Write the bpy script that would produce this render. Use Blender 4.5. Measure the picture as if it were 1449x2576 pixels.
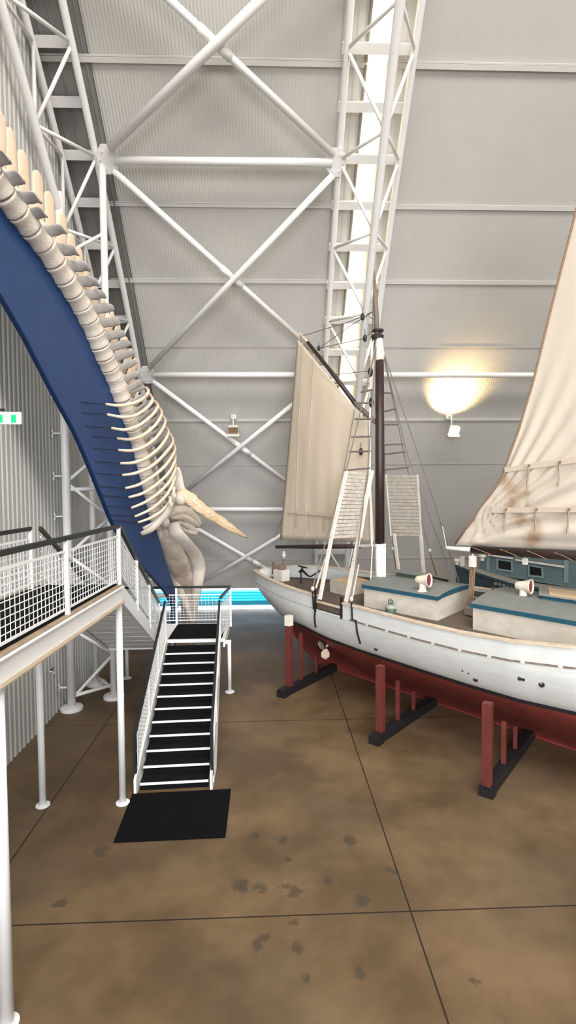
import bpy, math, random
from mathutils import Vector as V, Matrix
random.seed(7)
sc = bpy.context.scene
for o in list(bpy.data.objects): bpy.data.objects.remove(o)
COL = sc.collection
# ---------------------------------------------------------------- camera
F, CH = 1370.0, 5.3                       # focal length in pixels, eye height
YAW, PIT, ROLL = math.radians(2.05), math.radians(2.55), .0075
CP = V((0, 0, CH))
FW = V((math.sin(YAW)*math.cos(PIT), math.cos(YAW)*math.cos(PIT), -math.sin(PIT)))
_r = V((math.cos(YAW), -math.sin(YAW), 0)); _u = _r.cross(FW)
CR = _r*math.cos(ROLL) - _u*math.sin(ROLL); CU = _u*math.cos(ROLL) + _r*math.sin(ROLL)
cam = bpy.data.objects.new('camera', bpy.data.cameras.new('camera')); COL.objects.link(cam)
cam.data.sensor_fit = 'VERTICAL'; cam.data.sensor_height = 24.0; cam.data.lens = F*24.0/2576
cam.data.clip_start = .05; cam.data.clip_end = 300
M = Matrix.Identity(4)
for i in range(3):
    M[i][0] = CR[i]; M[i][1] = CU[i]; M[i][2] = -FW[i]; M[i][3] = CP[i]
cam.matrix_world = M; sc.camera = cam
# ---------------------------------------------------------------- world, lights, exposure
sc.view_settings.view_transform = 'Standard'; sc.view_settings.look = 'None'
sc.view_settings.gamma = 1.0; sc.view_settings.use_curve_mapping = False
sc.view_settings.exposure = 0.95
W = bpy.data.worlds.new('world'); sc.world = W; W.use_nodes = True
bg = W.node_tree.nodes['Background']; bg.inputs['Color'].default_value = (.93, .97, 1.0, 1); bg.inputs['Strength'].default_value = 0.46
def area(name, loc, target, sx, sy, power, col):
    l = bpy.data.lights.new(name, 'AREA'); l.shape = 'RECTANGLE'; l.size = sx; l.size_y = sy; l.energy = power; l.color = col
    o = bpy.data.objects.new(name, l); COL.objects.link(o); o.location = loc
    o.rotation_euler = (V(target)-V(loc)).to_track_quat('-Z', 'Y').to_euler(); return o
area('overhead_fill', (5, -2, 20.4), (5, 15, 1), 18, 5, 2500, (1, .96, .90))  # unseen overhead fill light, added to brighten the hall from above
dl = area('rear_fill', (1, -11, 8), (2, 23, 1.5), 20, 9, 640, (.97, .98, 1))  # unseen fill light added behind the camera to even out the back wall
dl.data.spread = math.radians(66)
# ---------------------------------------------------------------- helpers: pixels to places
def ray(px, py): return FW + CR*((px-724.5)/F) - CU*((py-1288)/F)
def plane(px, py, n, c):
    d = ray(px, py); n = V(n); return CP + d*((c - n.dot(CP))/n.dot(d))
def atz(px, py, z): return plane(px, py, (0, 0, 1), z)
def aty(px, py, y): return plane(px, py, (0, 1, 0), y)
def atx(px, py, x): return plane(px, py, (1, 0, 0), x)
def proj(p):
    d = p - CP; z = d.dot(FW); return (724.5 + F*d.dot(CR)/z, 1288 - F*d.dot(CU)/z)
def lerp(x, xs, ys):
    if x <= xs[0]: return ys[0]
    for i in range(1, len(xs)):
        if x <= xs[i]:
            t = (x-xs[i-1])/(xs[i]-xs[i-1]); return ys[i-1]*(1-t) + ys[i]*t
    return ys[-1]
# arched back wall: chord curve Y(z) of its steel frames; the sheeting lies .35 behind it
def YC(z): return 23.455 - .4180*z - .02324*z*z
def HC(z): return math.sqrt(1 + (.4180 + .04648*z)**2)
def vz(z, off=0.0): return YC(z) + (.35-off)*HC(z)      # Y of a point 'off' metres in front of the sheeting
def vault(px, py, off=0.0):
    d = ray(px, py); a, b = 3.0, 45.0
    for _ in range(60):
        m = (a+b)/2; p = CP + d*m
        if p.y < vz(p.z, off): a = m
        else: b = m
    return CP + d*a
# ---------------------------------------------------------------- materials
def mat(name, col, rough=.55, metal=0, noise=0.0, nscale=3.0, col2=None, bump=0.0, bscale=40, emit=None, es=1.0, stretch=None, spec=.5, detail=5):
    m = bpy.data.materials.new(name); m.use_nodes = True; nt = m.node_tree; b = nt.nodes['Principled BSDF']
    b.inputs['Base Color'].default_value = (*col, 1); b.inputs['Roughness'].default_value = rough; b.inputs['Metallic'].default_value = metal
    b.inputs['Specular IOR Level'].default_value = spec
    tc = nt.nodes.new('ShaderNodeNewGeometry'); vec = tc.outputs['Position']
    if stretch:
        mp = nt.nodes.new('ShaderNodeMapping'); mp.inputs['Scale'].default_value = stretch; nt.links.new(vec, mp.inputs['Vector']); vec = mp.outputs['Vector']
    if col2 is not None or noise:
        n = nt.nodes.new('ShaderNodeTexNoise'); n.inputs['Scale'].default_value = nscale; n.inputs['Detail'].default_value = detail; n.inputs['Roughness'].default_value = .6
        nt.links.new(vec, n.inputs['Vector'])
        r = nt.nodes.new('ShaderNodeValToRGB'); c2 = col2 if col2 is not None else tuple(c*(1-noise) for c in col)
        r.color_ramp.elements[0].position = .36; r.color_ramp.elements[1].position = .66
        r.color_ramp.elements[0].color = (*c2, 1); r.color_ramp.elements[1].color = (*col, 1)
        nt.links.new(n.outputs['Fac'], r.inputs['Fac']); nt.links.new(r.outputs['Color'], b.inputs['Base Color'])
    if bump:
        n2 = nt.nodes.new('ShaderNodeTexNoise'); n2.inputs['Scale'].default_value = bscale; nt.links.new(vec, n2.inputs['Vector'])
        bp = nt.nodes.new('ShaderNodeBump'); bp.inputs['Strength'].default_value = bump; bp.inputs['Distance'].default_value = .02
        nt.links.new(n2.outputs['Fac'], bp.inputs['Height']); nt.links.new(bp.outputs['Normal'], b.inputs['Normal'])
    if emit: b.inputs['Emission Color'].default_value = (*emit, 1); b.inputs['Emission Strength'].default_value = es
    return m
MT = dict(
    sheet=mat('ribbed_sheet', (.575, .56, .53), .5, noise=.06, nscale=.6),
    gable=mat('corrugated_sheet', (.56, .555, .53), .45, noise=.05, nscale=.7),
    dark_sheet=mat('grey_sheet', (.23, .225, .215), .6, noise=.12, nscale=1.5),
    girt=mat('galvanised_girt', (.66, .65, .62), .45),
    steel=mat('white_painted_steel', (.85, .84, .83), .38, noise=.04, nscale=2),
    steel2=mat('white_stair_paint', (.92, .93, .94), .4, noise=.03, nscale=3),
    rail=mat('dark_handrail', (.012, .017, .018), .35),
    rubber=mat('black_rubber', (.004, .004, .005), .9, spec=.12, bump=.35, bscale=250),
    tread=mat('black_tread', (.006, .006, .008), .85, spec=.15, noise=.3, nscale=9, bump=.3, bscale=200),
    ledge=mat('tan_ledge', (.42, .31, .21), .6, noise=.3, nscale=6),
    soffit=mat('warm_lit_flange', (.50, .40, .29), .6, noise=.15, nscale=5),  # warm light on the white beam's flange is put into this tan
    bone=mat('bone', (.74, .665, .58), .6, col2=(.64, .565, .48), nscale=6, bump=.35, bscale=28),
    bone_light=mat('pale_lit_bone', (.84, .66, .50), .55, noise=.1, nscale=8),  # pale bone; warm light on the neural spines is put into its peach
    bone_tan=mat('tan_bone', (.62, .43, .25), .6, col2=(.76, .60, .42), nscale=9, bump=.5, bscale=40),
    bone_shade=mat('shaded_bone', (.40, .375, .36), .7, noise=.18, nscale=7),  # shade on the transverse processes is put into this grey
    bone_skull=mat('skull_bone', (.66, .57, .47), .6, col2=(.44, .34, .25), nscale=2.6, bump=.3, bscale=18),
    blue=mat('blue_paint', (.009, .047, .160), .42, noise=.1, nscale=2, bump=.12, bscale=120),
    navy=mat('navy_line', (.006, .014, .04), .5),
    hull=mat('white_hull_paint', (.70, .712, .70), .45, col2=(.63, .64, .62), nscale=2.2, stretch=(1, 1, 4), bump=.12, bscale=22),
    hull_red=mat('red_oxide_paint', (.245, .040, .032), .55, col2=(.17, .030, .024), nscale=2.4, bump=.15, bscale=25),
    post_red=mat('red_post_paint', (.145, .028, .021), .55, noise=.3, nscale=5),
    black=mat('black_paint', (.010, .010, .012), .55, noise=.3, nscale=6),
    cap=mat('worn_rail_wood', (.56, .41, .28), .6, col2=(.66, .58, .48), nscale=6, stretch=(1, 1, 3)),
    deck=mat('weathered_deck', (.135, .100, .076), .7, col2=(.09, .066, .05), nscale=7, stretch=(1.6, 1.6, 1)),
    house=mat('cream_house_paint', (.66, .62, .54), .5, col2=(.54, .48, .40), nscale=2.2, stretch=(1, 1, 2)),
    roof=mat('grey_roof_paint', (.20, .215, .205), .65, noise=.15, nscale=5),
    teal=mat('teal_trim', (.014, .082, .125), .5, noise=.1, nscale=6),
    beige=mat('beige_ply', (.66, .50, .32), .6, noise=.1, nscale=6),
    maroon=mat('maroon_paint', (.22, .012, .03), .45),
    cream=mat('cream_paint', (.78, .72, .60), .45, noise=.08, nscale=9),
    mast=mat('dark_varnish', (.040, .020, .018), .45, noise=.35, nscale=6, stretch=(1, 1, .2)),
    spar=mat('weathered_spar', (.25, .20, .165), .65, noise=.35, nscale=8, stretch=(1, 1, .25)),
    whitewood=mat('white_wood', (.80, .75, .68), .55, noise=.18, nscale=8, stretch=(1, 1, .4)),
    slat=mat('grey_slat', (.66, .60, .52), .65, noise=.3, nscale=9),
    canvas=mat('sail_canvas', (.62, .525, .41), .8, noise=.08, nscale=1.6, stretch=(1.5, 1.5, .3), bump=.1, bscale=300),
    band=mat('reef_band_cloth', (.56, .475, .38), .8, noise=.1, nscale=8),
    stain=mat('stained_cloth', (.40, .30, .22), .85, noise=.3, nscale=8),
    rope=mat('grey_rope', (.24, .21, .19), .85, noise=.4, nscale=60),
    rope_tan=mat('brown_rope', (.30, .19, .12), .85, noise=.4, nscale=60),
    iron=mat('dark_iron', (.05, .045, .045), .6, metal=.4, noise=.3, nscale=20),
    silver=mat('bright_metal', (.62, .62, .63), .35, metal=.6),
    motor=mat('blue_grey_hull', (.040, .066, .078), .5, noise=.15, nscale=4),
    cabin=mat('blue_grey_cabin', (.125, .180, .192), .55, noise=.12, nscale=4),
    cabin_trim=mat('pale_blue_trim', (.19, .265, .285), .55),
    deck_grey=mat('grey_deck_paint', (.30, .29, .265), .65, noise=.15, nscale=5),
    glass=mat('dark_glass', (.010, .010, .010), .15),
    green=mat('green_cylinder', (.06, .10, .075), .5),
    grey=mat('grey_cylinder', (.33, .36, .33), .5),
    lamp_off=mat('amber_lens', (.30, .20, .11), .3),
    lamp_on=mat('lit_lens', (1, .9, .7), .4, emit=(1, .76, .42), es=24),
    glow=mat('skylight_pane', (.9, .86, .75), .4, emit=(1, .79, .47), es=2.6),
    aqua=mat('aqua_louvre', (.02, .40, .62), .4, emit=(.0, .42, .72), es=.75),
    aqua_light=mat('pale_aqua_louvre', (.10, .55, .75), .4, emit=(.07, .52, .80), es=.8),
    aqua2=mat('deep_aqua_louvre', (.01, .20, .28), .4, emit=(.01, .20, .30), es=.35),
    daylight=mat('daylight_gap', (.9, .95, 1), .4, emit=(.86, .90, 1), es=2.4),
    sign_white=mat('sign_white', (.8, .95, .9), .4, emit=(.50, .62, .58), es=1.0),
    sign_green=mat('sign_green', (.0, .26, .07), .4, emit=(.0, .44, .12), es=1.0),
    plastic=mat('pale_plastic', (.72, .72, .68), .45),
)
# concrete floor: warm brown slabs, saw-cut joints, stains
def floor_material():
    m = bpy.data.materials.new('brown_concrete'); m.use_nodes = True; nt = m.node_tree; N = nt.nodes; L = nt.links; b = N['Principled BSDF']
    g = N.new('ShaderNodeNewGeometry'); pos = g.outputs['Position']
    sx = N.new('ShaderNodeSeparateXYZ'); L.new(pos, sx.inputs[0])
    def noise(s, d=5, ro=.6):
        n = N.new('ShaderNodeTexNoise'); n.inputs['Scale'].default_value = s; n.inputs['Detail'].default_value = d; n.inputs['Roughness'].default_value = ro; L.new(pos, n.inputs['Vector']); return n.outputs['Fac']
    def ramp(f, a, ca, c, cc):
        r = N.new('ShaderNodeValToRGB'); r.color_ramp.elements[0].position = a; r.color_ramp.elements[1].position = c
        r.color_ramp.elements[0].color = (*ca, 1); r.color_ramp.elements[1].color = (*cc, 1); L.new(f, r.inputs['Fac']); return r.outputs['Color']
    def mix(f, a, c):
        x = N.new('ShaderNodeMix'); x.data_type = 'RGBA'
        if isinstance(f, float): x.inputs[0].default_value = f
        else: L.new(f, x.inputs[0])
        for s, v in ((x.inputs[6], a), (x.inputs[7], c)):
            if isinstance(v, tuple): s.default_value = (*v, 1)
            else: L.new(v, s)
        return x.outputs[2]
    def mth(op, a, c=None):
        x = N.new('ShaderNodeMath'); x.operation = op
        for s, v in ((x.inputs[0], a), (x.inputs[1], c)):
            if v is None: continue
            if isinstance(v, (int, float)): s.default_value = v
            else: L.new(v, s)
        return x.outputs[0]
    base = ramp(noise(.55, 6), .40, (.098, .061, .031), .62, (.182, .118, .062))
    base = mix(mth('MULTIPLY', ramp(noise(.33, 3), .45, (0, 0, 0), .7, (1, 1, 1)), .55), base, (.104, .083, .055))
    base = mix(mth('MULTIPLY', ramp(noise(3.2, 6, .7), .52, (0, 0, 0), .75, (1, 1, 1)), .35), base, (.068, .045, .028))
    base = mix(mth('MULTIPLY', ramp(noise(14, 4, .7), .66, (0, 0, 0), .8, (1, 1, 1)), .4), base, (.048, .036, .026))
    # stains where the photograph shows them
    wob = mth('MULTIPLY', mth('SUBTRACT', noise(9, 3), .5), .30)
    tot = None
    for px, py, rad in [(255, 2142, .13), (640, 2102, .11), (712, 2115, .10), (722, 2160, .05), (607, 2228, .14), (655, 2232, .11), (742, 2245, .12), (718, 2232, .08), (825, 2218, .07), (665, 2360, .09), (645, 2380, .07), (750, 2385, .09), (772, 2462, .06), (985, 2190, .09), (152, 2272, .09), (880, 2115, .14), (910, 2265, .13), (905, 2452, .07), (1190, 2465, .06), (740, 2320, .05)]:
        p = atz(px, py, 0)
        d = N.new('ShaderNodeVectorMath'); d.operation = 'DISTANCE'; L.new(pos, d.inputs[0]); d.inputs[1].default_value = p
        k = mth('SUBTRACT', 1.0, mth('DIVIDE', mth('ADD', d.outputs['Value'], wob), rad))
        k = mth('MINIMUM', mth('MAXIMUM', mth('MULTIPLY', k, 2.2), 0.0), 1.0)
        tot = k if tot is None else mth('MAXIMUM', tot, k)
    base = mix(mth('MULTIPLY', tot, .62), base, (.045, .037, .028))
    j = None
    for ax, c in ((0, 1.73), (0, -3.725), (0, 7.18), (0, 12.6), (1, 6.52), (1, 12.18), (1, 17.52), (1, .9), (1, -4.6)):
        e = mth('LESS_THAN', mth('ABSOLUTE', mth('SUBTRACT', sx.outputs[ax], c)), .011)
        j = e if j is None else mth('MAXIMUM', j, e)
    base = mix(mth('MULTIPLY', j, .92), base, (.014, .010, .008))
    L.new(base, b.inputs['Base Color']); b.inputs['Specular IOR Level'].default_value = .32
    L.new(ramp(noise(1.1, 4), .3, (.42,)*3, .7, (.62,)*3), b.inputs['Roughness'])
    bp = N.new('ShaderNodeBump'); bp.inputs['Strength'].default_value = .12; bp.inputs['Distance'].default_value = .02
    L.new(noise(6, 5), bp.inputs['Height']); L.new(bp.outputs['Normal'], b.inputs['Normal'])
    return m
MT['floor'] = floor_material()
# ---------------------------------------------------------------- mesh builder
class MB:
    def __init__(s): s.v = []; s.f = []
    def add(s, vs, fs):
        k = len(s.v); s.v += [V(p) for p in vs]; s.f += [tuple(i+k for i in f) for f in fs]; return s
    def hexa(s, p):            # 8 corners: 4 below, 4 above, same order
        return s.add(p, [(0, 3, 2, 1), (4, 5, 6, 7), (0, 1, 5, 4), (1, 2, 6, 5), (2, 3, 7, 6), (3, 0, 4, 7)])
    def box(s, lo, hi):
        x0, y0, z0 = lo; x1, y1, z1 = hi
        return s.hexa([(x0, y0, z0), (x1, y0, z0), (x1, y1, z0), (x0, y1, z0), (x0, y0, z1), (x1, y0, z1), (x1, y1, z1), (x0, y1, z1)])
    def obox(s, c, ax, ay, az, hx, hy, hz):
        c = V(c); ax, ay, az = V(ax)*hx, V(ay)*hy, V(az)*hz
        return s.hexa([c-ax-ay-az, c+ax-ay-az, c+ax+ay-az, c-ax+ay-az, c-ax-ay+az, c+ax-ay+az, c+ax+ay+az, c-ax+ay+az])
    def bar(s, p, q, w, h, up=(0, 0, 1)):   # rectangular bar from p to q, w across, h along 'up'
        p, q, up = V(p), V(q), V(up); d = (q-p).normalized(); a = d.cross(up)
        if a.length < 1e-4: a = d.cross(V((1, 0, 0)))
        a.normalize(); u = a.cross(d).normalized(); a *= w/2; u *= h/2
        return s.hexa([p-a-u, p+a-u, q+a-u, q-a-u, p-a+u, p+a+u, q+a+u, q-a+u])
    def sweep(s, pts, rings, closed=True, caps=True):
        n = len(rings[0]); k = len(s.v)
        for r in rings: s.v += [V(p) for p in r]
        for i in range(len(rings)-1):
            for j in range(n if closed else n-1):
                a = k+i*n+j; b2 = k+i*n+(j+1) % n
                s.f.append((a, b2, b2+n, a+n))
        if caps and closed:
            s.f.append(tuple(k+j for j in reversed(range(n)))); e = k+(len(rings)-1)*n; s.f.append(tuple(e+j for j in range(n)))
        return s
    def tube(s, pts, r, n=12):
        pts = [V(p) for p in pts]; rs = r if isinstance(r, (list, tuple)) else [r]*len(pts); rings = []
        up = None
        for i, p in enumerate(pts):
            d = (pts[min(i+1, len(pts)-1)]-pts[max(i-1, 0)]).normalized()
            if up is None: up = V((0, 0, 1)) if abs(d.z) < .9 else V((1, 0, 0))
            a = d.cross(up).normalized(); b2 = a.cross(d).normalized(); up = b2
            rings.append([p+(a*math.cos(2*math.pi*k/n)+b2*math.sin(2*math.pi*k/n))*rs[i] for k in range(n)])
        return s.sweep(pts, rings)
    def loft(s, pts, wvec, ws, ts, n=10):   # flattened tube: half width ws along wvec, half thickness ts across
        pts = [V(p) for p in pts]; rings = []
        for i, p in enumerate(pts):
            d = (pts[min(i+1, len(pts)-1)]-pts[max(i-1, 0)]).normalized(); w = V(wvec[i] if isinstance(wvec, list) else wvec)
            w = (w-d*w.dot(d)).normalized(); t = d.cross(w).normalized()
            rings.append([p+w*math.cos(2*math.pi*k/n)*ws[i]+t*math.sin(2*math.pi*k/n)*ts[i] for k in range(n)])
        return s.sweep(pts, rings)
    def lathe(s, base, prof, axis=(0, 0, 1), n=20):   # prof: (distance along axis, radius)
        base = V(base); ax = V(axis).normalized(); a = ax.cross(V((0, 0, 1)) if abs(ax.z) < .9 else V((1, 0, 0))).normalized(); b2 = ax.cross(a)
        rings = [[base+ax*h+(a*math.cos(2*math.pi*k/n)+b2*math.sin(2*math.pi*k/n))*r for k in range(n)] for h, r in prof]
        return s.sweep(None, rings)
    def ball(s, c, ax, n=12, m=8):      # ax: three half-axis vectors
        c = V(c); A, B, C = [V(a) for a in ax]; rings = []
        for i in range(m+1):
            t = math.pi*(i+.02)/(m+.04); rings.append([c+C*-math.cos(t)+(A*math.cos(2*math.pi*k/n)+B*math.sin(2*math.pi*k/n))*math.sin(t) for k in range(n)])
        return s.sweep(None, rings)
    def prism(s, out, ex):              # polygon 'out' extruded by vector ex
        out = [V(p) for p in out]; ex = V(ex); n = len(out)
        return s.add(out+[p+ex for p in out], [tuple(reversed(range(n))), tuple(range(n, 2*n))]+[(i, (i+1) % n, n+(i+1) % n, n+i) for i in range(n)])
    def grid(s, rows):
        k = len(s.v); n = len(rows[0])
        for r in rows: s.v += [V(p) for p in r]
        for i in range(len(rows)-1):
            for j in range(n-1): s.f.append((k+i*n+j, k+i*n+j+1, k+(i+1)*n+j+1, k+(i+1)*n+j))
        return s
def root_loc(p):
    while p.parent: p = p.parent
    return V(p.location)
def obj(name, mb, m, parent=None, smooth=False, label=None, org=None, bevel=0, solid=0):
    o0 = root_loc(parent) if parent else V(org) if org is not None else V((0, 0, 0))
    me = bpy.data.meshes.new(name); me.from_pydata([p-o0 for p in mb.v], [], mb.f); me.update()
    me.materials.append(MT[m] if isinstance(m, str) else m)
    if smooth:
        for p in me.polygons: p.use_smooth = True
        if smooth == 'auto': me.set_sharp_from_angle(angle=math.radians(40))
    o = bpy.data.objects.new(name, me); COL.objects.link(o)
    if parent: o.parent = parent
    else: o.location = o0
    if label: o['label'] = label
    if solid:
        md = o.modifiers.new('solid', 'SOLIDIFY'); md.thickness = solid; md.offset = 0
    if bevel:
        md = o.modifiers.new('bevel', 'BEVEL'); md.width = bevel; md.segments = 2; md.limit_method = 'ANGLE'
    return o
def tag(o, label, cat, group=None):
    o['label'] = label; o['category'] = cat
    if group: o['group'] = group
    return o
def thing(name, label, cat, loc, group=None):
    o = bpy.data.objects.new(name, None); COL.objects.link(o); o.location = loc; o.empty_display_size = .2
    return tag(o, label, cat, group)
def struct(name, mb, m, smooth=False, parent=None):
    o = obj(name, mb, m, parent, smooth)
    if not parent: o['kind'] = 'structure'
    return o
WX = -5.08                        # gable wall
# ================================================================ SETTING
struct('floor', MB().add([(WX, -14, 0), (26, -14, 0), (26, 24.4, 0), (WX, 24.4, 0)], [(0, 1, 2, 3)]), 'floor')
# back wall: finely ribbed sheeting, arching over towards the viewer
def curve_zs(z0, z1, n): return [z0+(z1-z0)*i/n for i in range(n+1)]
pitch = .078; ncol = int((19-WX)/pitch*4); rows = []
for z in curve_zs(.98, 18.2, 34):
    h = HC(z); nrm = V((0, -1/h, -(.4180+.04648*z)/h)); r = []
    for i in range(ncol+1):
        x = WX+i*pitch/4; wob = (0, .0075, .0075, 0)[i % 4]
        amp = 1.0 if x < 2.2 else .55
        r.append(V((x, vz(z), z))+nrm*wob*amp)
    rows.append(r)
struct('wall_back', MB().grid(rows), 'sheet')
ytop = vz(18.2)
cz = [(ytop, 18.2), (4.5, 20.2), (1, 21.5), (-4, 21.9), (-9, 21.0), (-14, 18.6)]
struct('ceiling', MB().grid([[(x, y, z) for x in (WX, 7, 19, 26)] for y, z in cz]), 'sheet')
def roof_z(y):
    if y <= ytop: return lerp(-y, [-c[0] for c in cz], [c[1] for c in cz])
    a, b = 0, 18.2
    for _ in range(40):
        m = (a+b)/2
        if vz(m) > y: a = m
        else: b = m
    return a
mb = MB(); prof = [(0, 0), (.075, 0), (.10, .020), (.165, .020)]; r0, r1 = [], []; y = -14.0
while y < 23.75:
    for dy, dx in prof:
        yy = min(y+dy, 23.78); r0.append((WX+dx, yy, 0)); r1.append((WX+dx, yy, roof_z(yy)))
    y += .19
struct('wall_left', mb.grid([r0, r1]), 'gable')
r0 = [(18.95, y_*.5-14, 0) for y_ in range(76)]; r1 = [(18.95, y_*.5-14, roof_z(y_*.5-14)) for y_ in range(76)]
struct('wall_right', MB().grid([r0, r1]), 'gable')
# base gap of the back wall: daylight over aqua louvres
wn = MB(); yb = 23.75
wn.box((WX, yb-.05, .86), (19, yb+.10, 1.0)); 
w2 = struct('window_2', wn, 'daylight')
for i in range(4):
    z = .80-i*.125; q = obj('louvre_slat', MB().hexa([(WX, yb-.02, z-.06), (19, yb-.02, z-.06), (19, yb+.06, z-.06), (WX, yb+.06, z-.06), (WX, yb+.04, z+.06), (19, yb+.04, z+.06), (19, yb+.06, z+.06), (WX, yb+.06, z+.06)]), 'aqua_light' if i == 0 else 'aqua', w2)
    obj('slat_lip', MB().box((WX, yb-.03, z-.072), (19, yb+.0, z-.058)), 'aqua2', q)
obj('lower_louvre', MB().box((WX, yb, .17), (19, yb+.08, .36)), 'aqua2', w2)
obj('sill_gap', MB().box((WX, yb-.03, .0), (19, yb+.08, .10)).box((WX, yb+.0, .12), (19, yb+.07, .15)), 'daylight', w2)
# girts across the sheeting
def girt(n, py, w, off=.07, m='girt', x0=WX+.05, x1=18.9):
    p = vault(870, py, .0); z = p.z; h = HC(z); nrm = V((0, -1/h, -(h*h-1)**.5/h)); tan = V((0, -(h*h-1)**.5/h, 1/h))
    c = V(((x0+x1)/2, vz(z), z))
    mb = MB().obox(c+nrm*(off/2+.012), (1, 0, 0), nrm, tan, (x1-x0)/2, off/2, w/2)
    mb.obox(c+nrm*(off/2+.012)+tan*(w*.75), (1, 0, 0), nrm, tan, (x1-x0)/2, off/4, w/6)
    o = struct('trim_%d' % n, mb, m); return z
for i, (py, w) in enumerate([(-190, .1), (161, .10), (519, .085), (709, .085), (872, .05), (1056, .055), (1168, .03), (1405, .04)]): girt(i+1, py, w, (.07, .06, .04, .035, .015, .04, .012, .02)[i], 'sheet' if i in (4, 6, 7) else 'girt')
# ---------------------------------------------------------------- steel frames
def frow(k):                       # z of frame row k, rows 1.06 m apart along the arch
    z = ZR0; step = 1.06/200*(1 if k >= 0 else -1)
    for _ in range(abs(k)*200): z += step/HC(z)
    return z
ZR0 = vault(860, 405, .35).z
ROWS = [(k, frow(k)) for k in range(-15, 6)]
ROWS = [(k, z) for k, z in ROWS if z > .25]
def fp(x, z, off=.35):             # a point 'off' in front of the sheeting at the height of curve parameter z
    h = HC(z); return V((x, YC(z)-(off-.35)/h, z-(off-.35)*(h*h-1)**.5/h))
def lattice(label, xl, xr, xm, depth, loc):
    t = thing('lattice_frame', label, 'steel frame', loc)
    zs = [.0]+[z for k, z in ROWS]+[frow(6)]
    obj('chord', MB().tube([fp(xl(z), z) for z in zs], .075), 'steel', t, True)
    obj('chord', MB().tube([fp(xr(z), z) for z in zs], .085), 'steel', t, True)
    obj('chord', MB().tube([fp(xm(z), z, depth) for z in zs if z > .9], .095), 'steel', t, True)
    for i, (k, z) in enumerate(ROWS):
        a, b, c = fp(xl(z), z, .3), fp(xr(z), z, .3), fp(xm(z), z, depth)
        h = HC(z); nrm = V((0, -1/h, -(h*h-1)**.5/h))
        obj('cross_rail', MB().bar(fp(xl(z)-.10, z, .18), fp(xr(z)+.03, z, .18), .09, .20, nrm.cross(V((1, 0, 0)))), 'steel', t)
        for j in (i-1, i+1):
            if k % 2 == 0 and 0 <= j < len(ROWS):
                z2 = ROWS[j][1]; m2 = fp(xm(z2), z2, depth)
                if ROWS[j][1] > .9:
                    obj('lattice_bar', MB().tube([a, m2], .042, 8), 'steel', t, True)
                    obj('lattice_bar', MB().tube([b, m2], .042, 8), 'steel', t, True)
    return t
xlL = lambda z: -4.92; xrL = lambda z: -4.1; xmL = lambda z: -4.79
xlR = lambda z: 1.80+.012*(15-z); xrR = lambda z: 3.27+.022*(15-z); xmR = lambda z: 2.53+.036*(15-z)
FL = lattice('white tubular lattice frame rising along the end wall behind the whale skeleton', xlL, xrL, xmL, 1.95, (-4.5, 23.2, 0))
FR = lattice('white tubular lattice frame in front of the glowing vertical skylight strip', xlR, xrR, xmR, 1.95, (2.6, 23.2, 0))
# skylight panes in the right frame, dark sheeting in the left
w1 = None
for k, z in ROWS:
    z2 = frow(k+1)
    if z < 7.4: continue
    za, zb = z+.10/HC(z), z2-.10/HC(z)
    dx = .030*(15-z); x0, x1 = 2.30+dx*.55, 2.73+dx*.55
    mb = MB().hexa([fp(x0, za, .04), fp(x1, za, .04), fp(x1, za, .09), fp(x0, za, .09), fp(x0, zb, .04), fp(x1, zb, .04), fp(x1, zb, .09), fp(x0, zb, .09)])
    obj_edge = MB().hexa([fp(x0-.07, za, .03), fp(x0, za, .03), fp(x0, za, .07), fp(x0-.07, za, .07), fp(x0-.07, zb, .03), fp(x0, zb, .03), fp(x0, zb, .07), fp(x0-.07, zb, .07)])
    if w1 is None: w1 = struct('window_1', mb, 'glow')
    else: obj('pane', mb, 'glow', w1)
    obj('pane_edge', obj_edge, 'dark_sheet', w1)
mb = MB(); rr = []
for z in curve_zs(1.2, 18.0, 24):
    r = []; x = WX+.03
    while x < -3.86:
        for dx, d in ((0, .03), (.22, .03), (.235, .055), (.265, .055), (.28, .03)): r.append(fp(min(x+dx, -3.86), z, d))
        x += .28
    rr.append(r)
struct('trim_20', mb.grid(rr), 'dark_sheet')
mb = MB(); rr = []
for z in curve_zs(4.5, 18.0, 24):
    r = []
    for x0 in (1.72, 2.0, 2.95, 3.2):
        for dx, d in ((0, .022), (.04, .05), (.16, .05), (.2, .022)): r.append(fp(x0+dx+.016*(15-z), z, d))
    rr.append(r)
struct('trim_21', mb.grid(rr), 'girt')
# gusset plates belong to the frames they are welded to
def gusset(par, px, py, size):
    p = vault(px, py, .44); h = HC(p.z); nrm = V((0, -1/h, -(h*h-1)**.5/h)); tan = V((0, -(h*h-1)**.5/h, 1/h)); X = V((1, 0, 0))
    out = []
    for k in range(8):
        a = math.pi*(k+.5)/4; out.append(p+X*math.cos(a)*size*.8+tan*math.sin(a)*size)
    mb = MB().prism(out, nrm*.05)
    for k in range(6):
        a = math.pi*k/3; q = p+X*math.cos(a)*size*.5+tan*math.sin(a)*size*.6
        mb.lathe(q+nrm*.04, [(0, .022), (.035, .022)], nrm, 6)
    obj('gusset_plate', mb, 'steel', par)
gusset(FL, 271, 400, .34); gusset(FL, 370, 942, .32); gusset(FR, 846, 408, .33); gusset(FR, 812, 940, .3)
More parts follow.
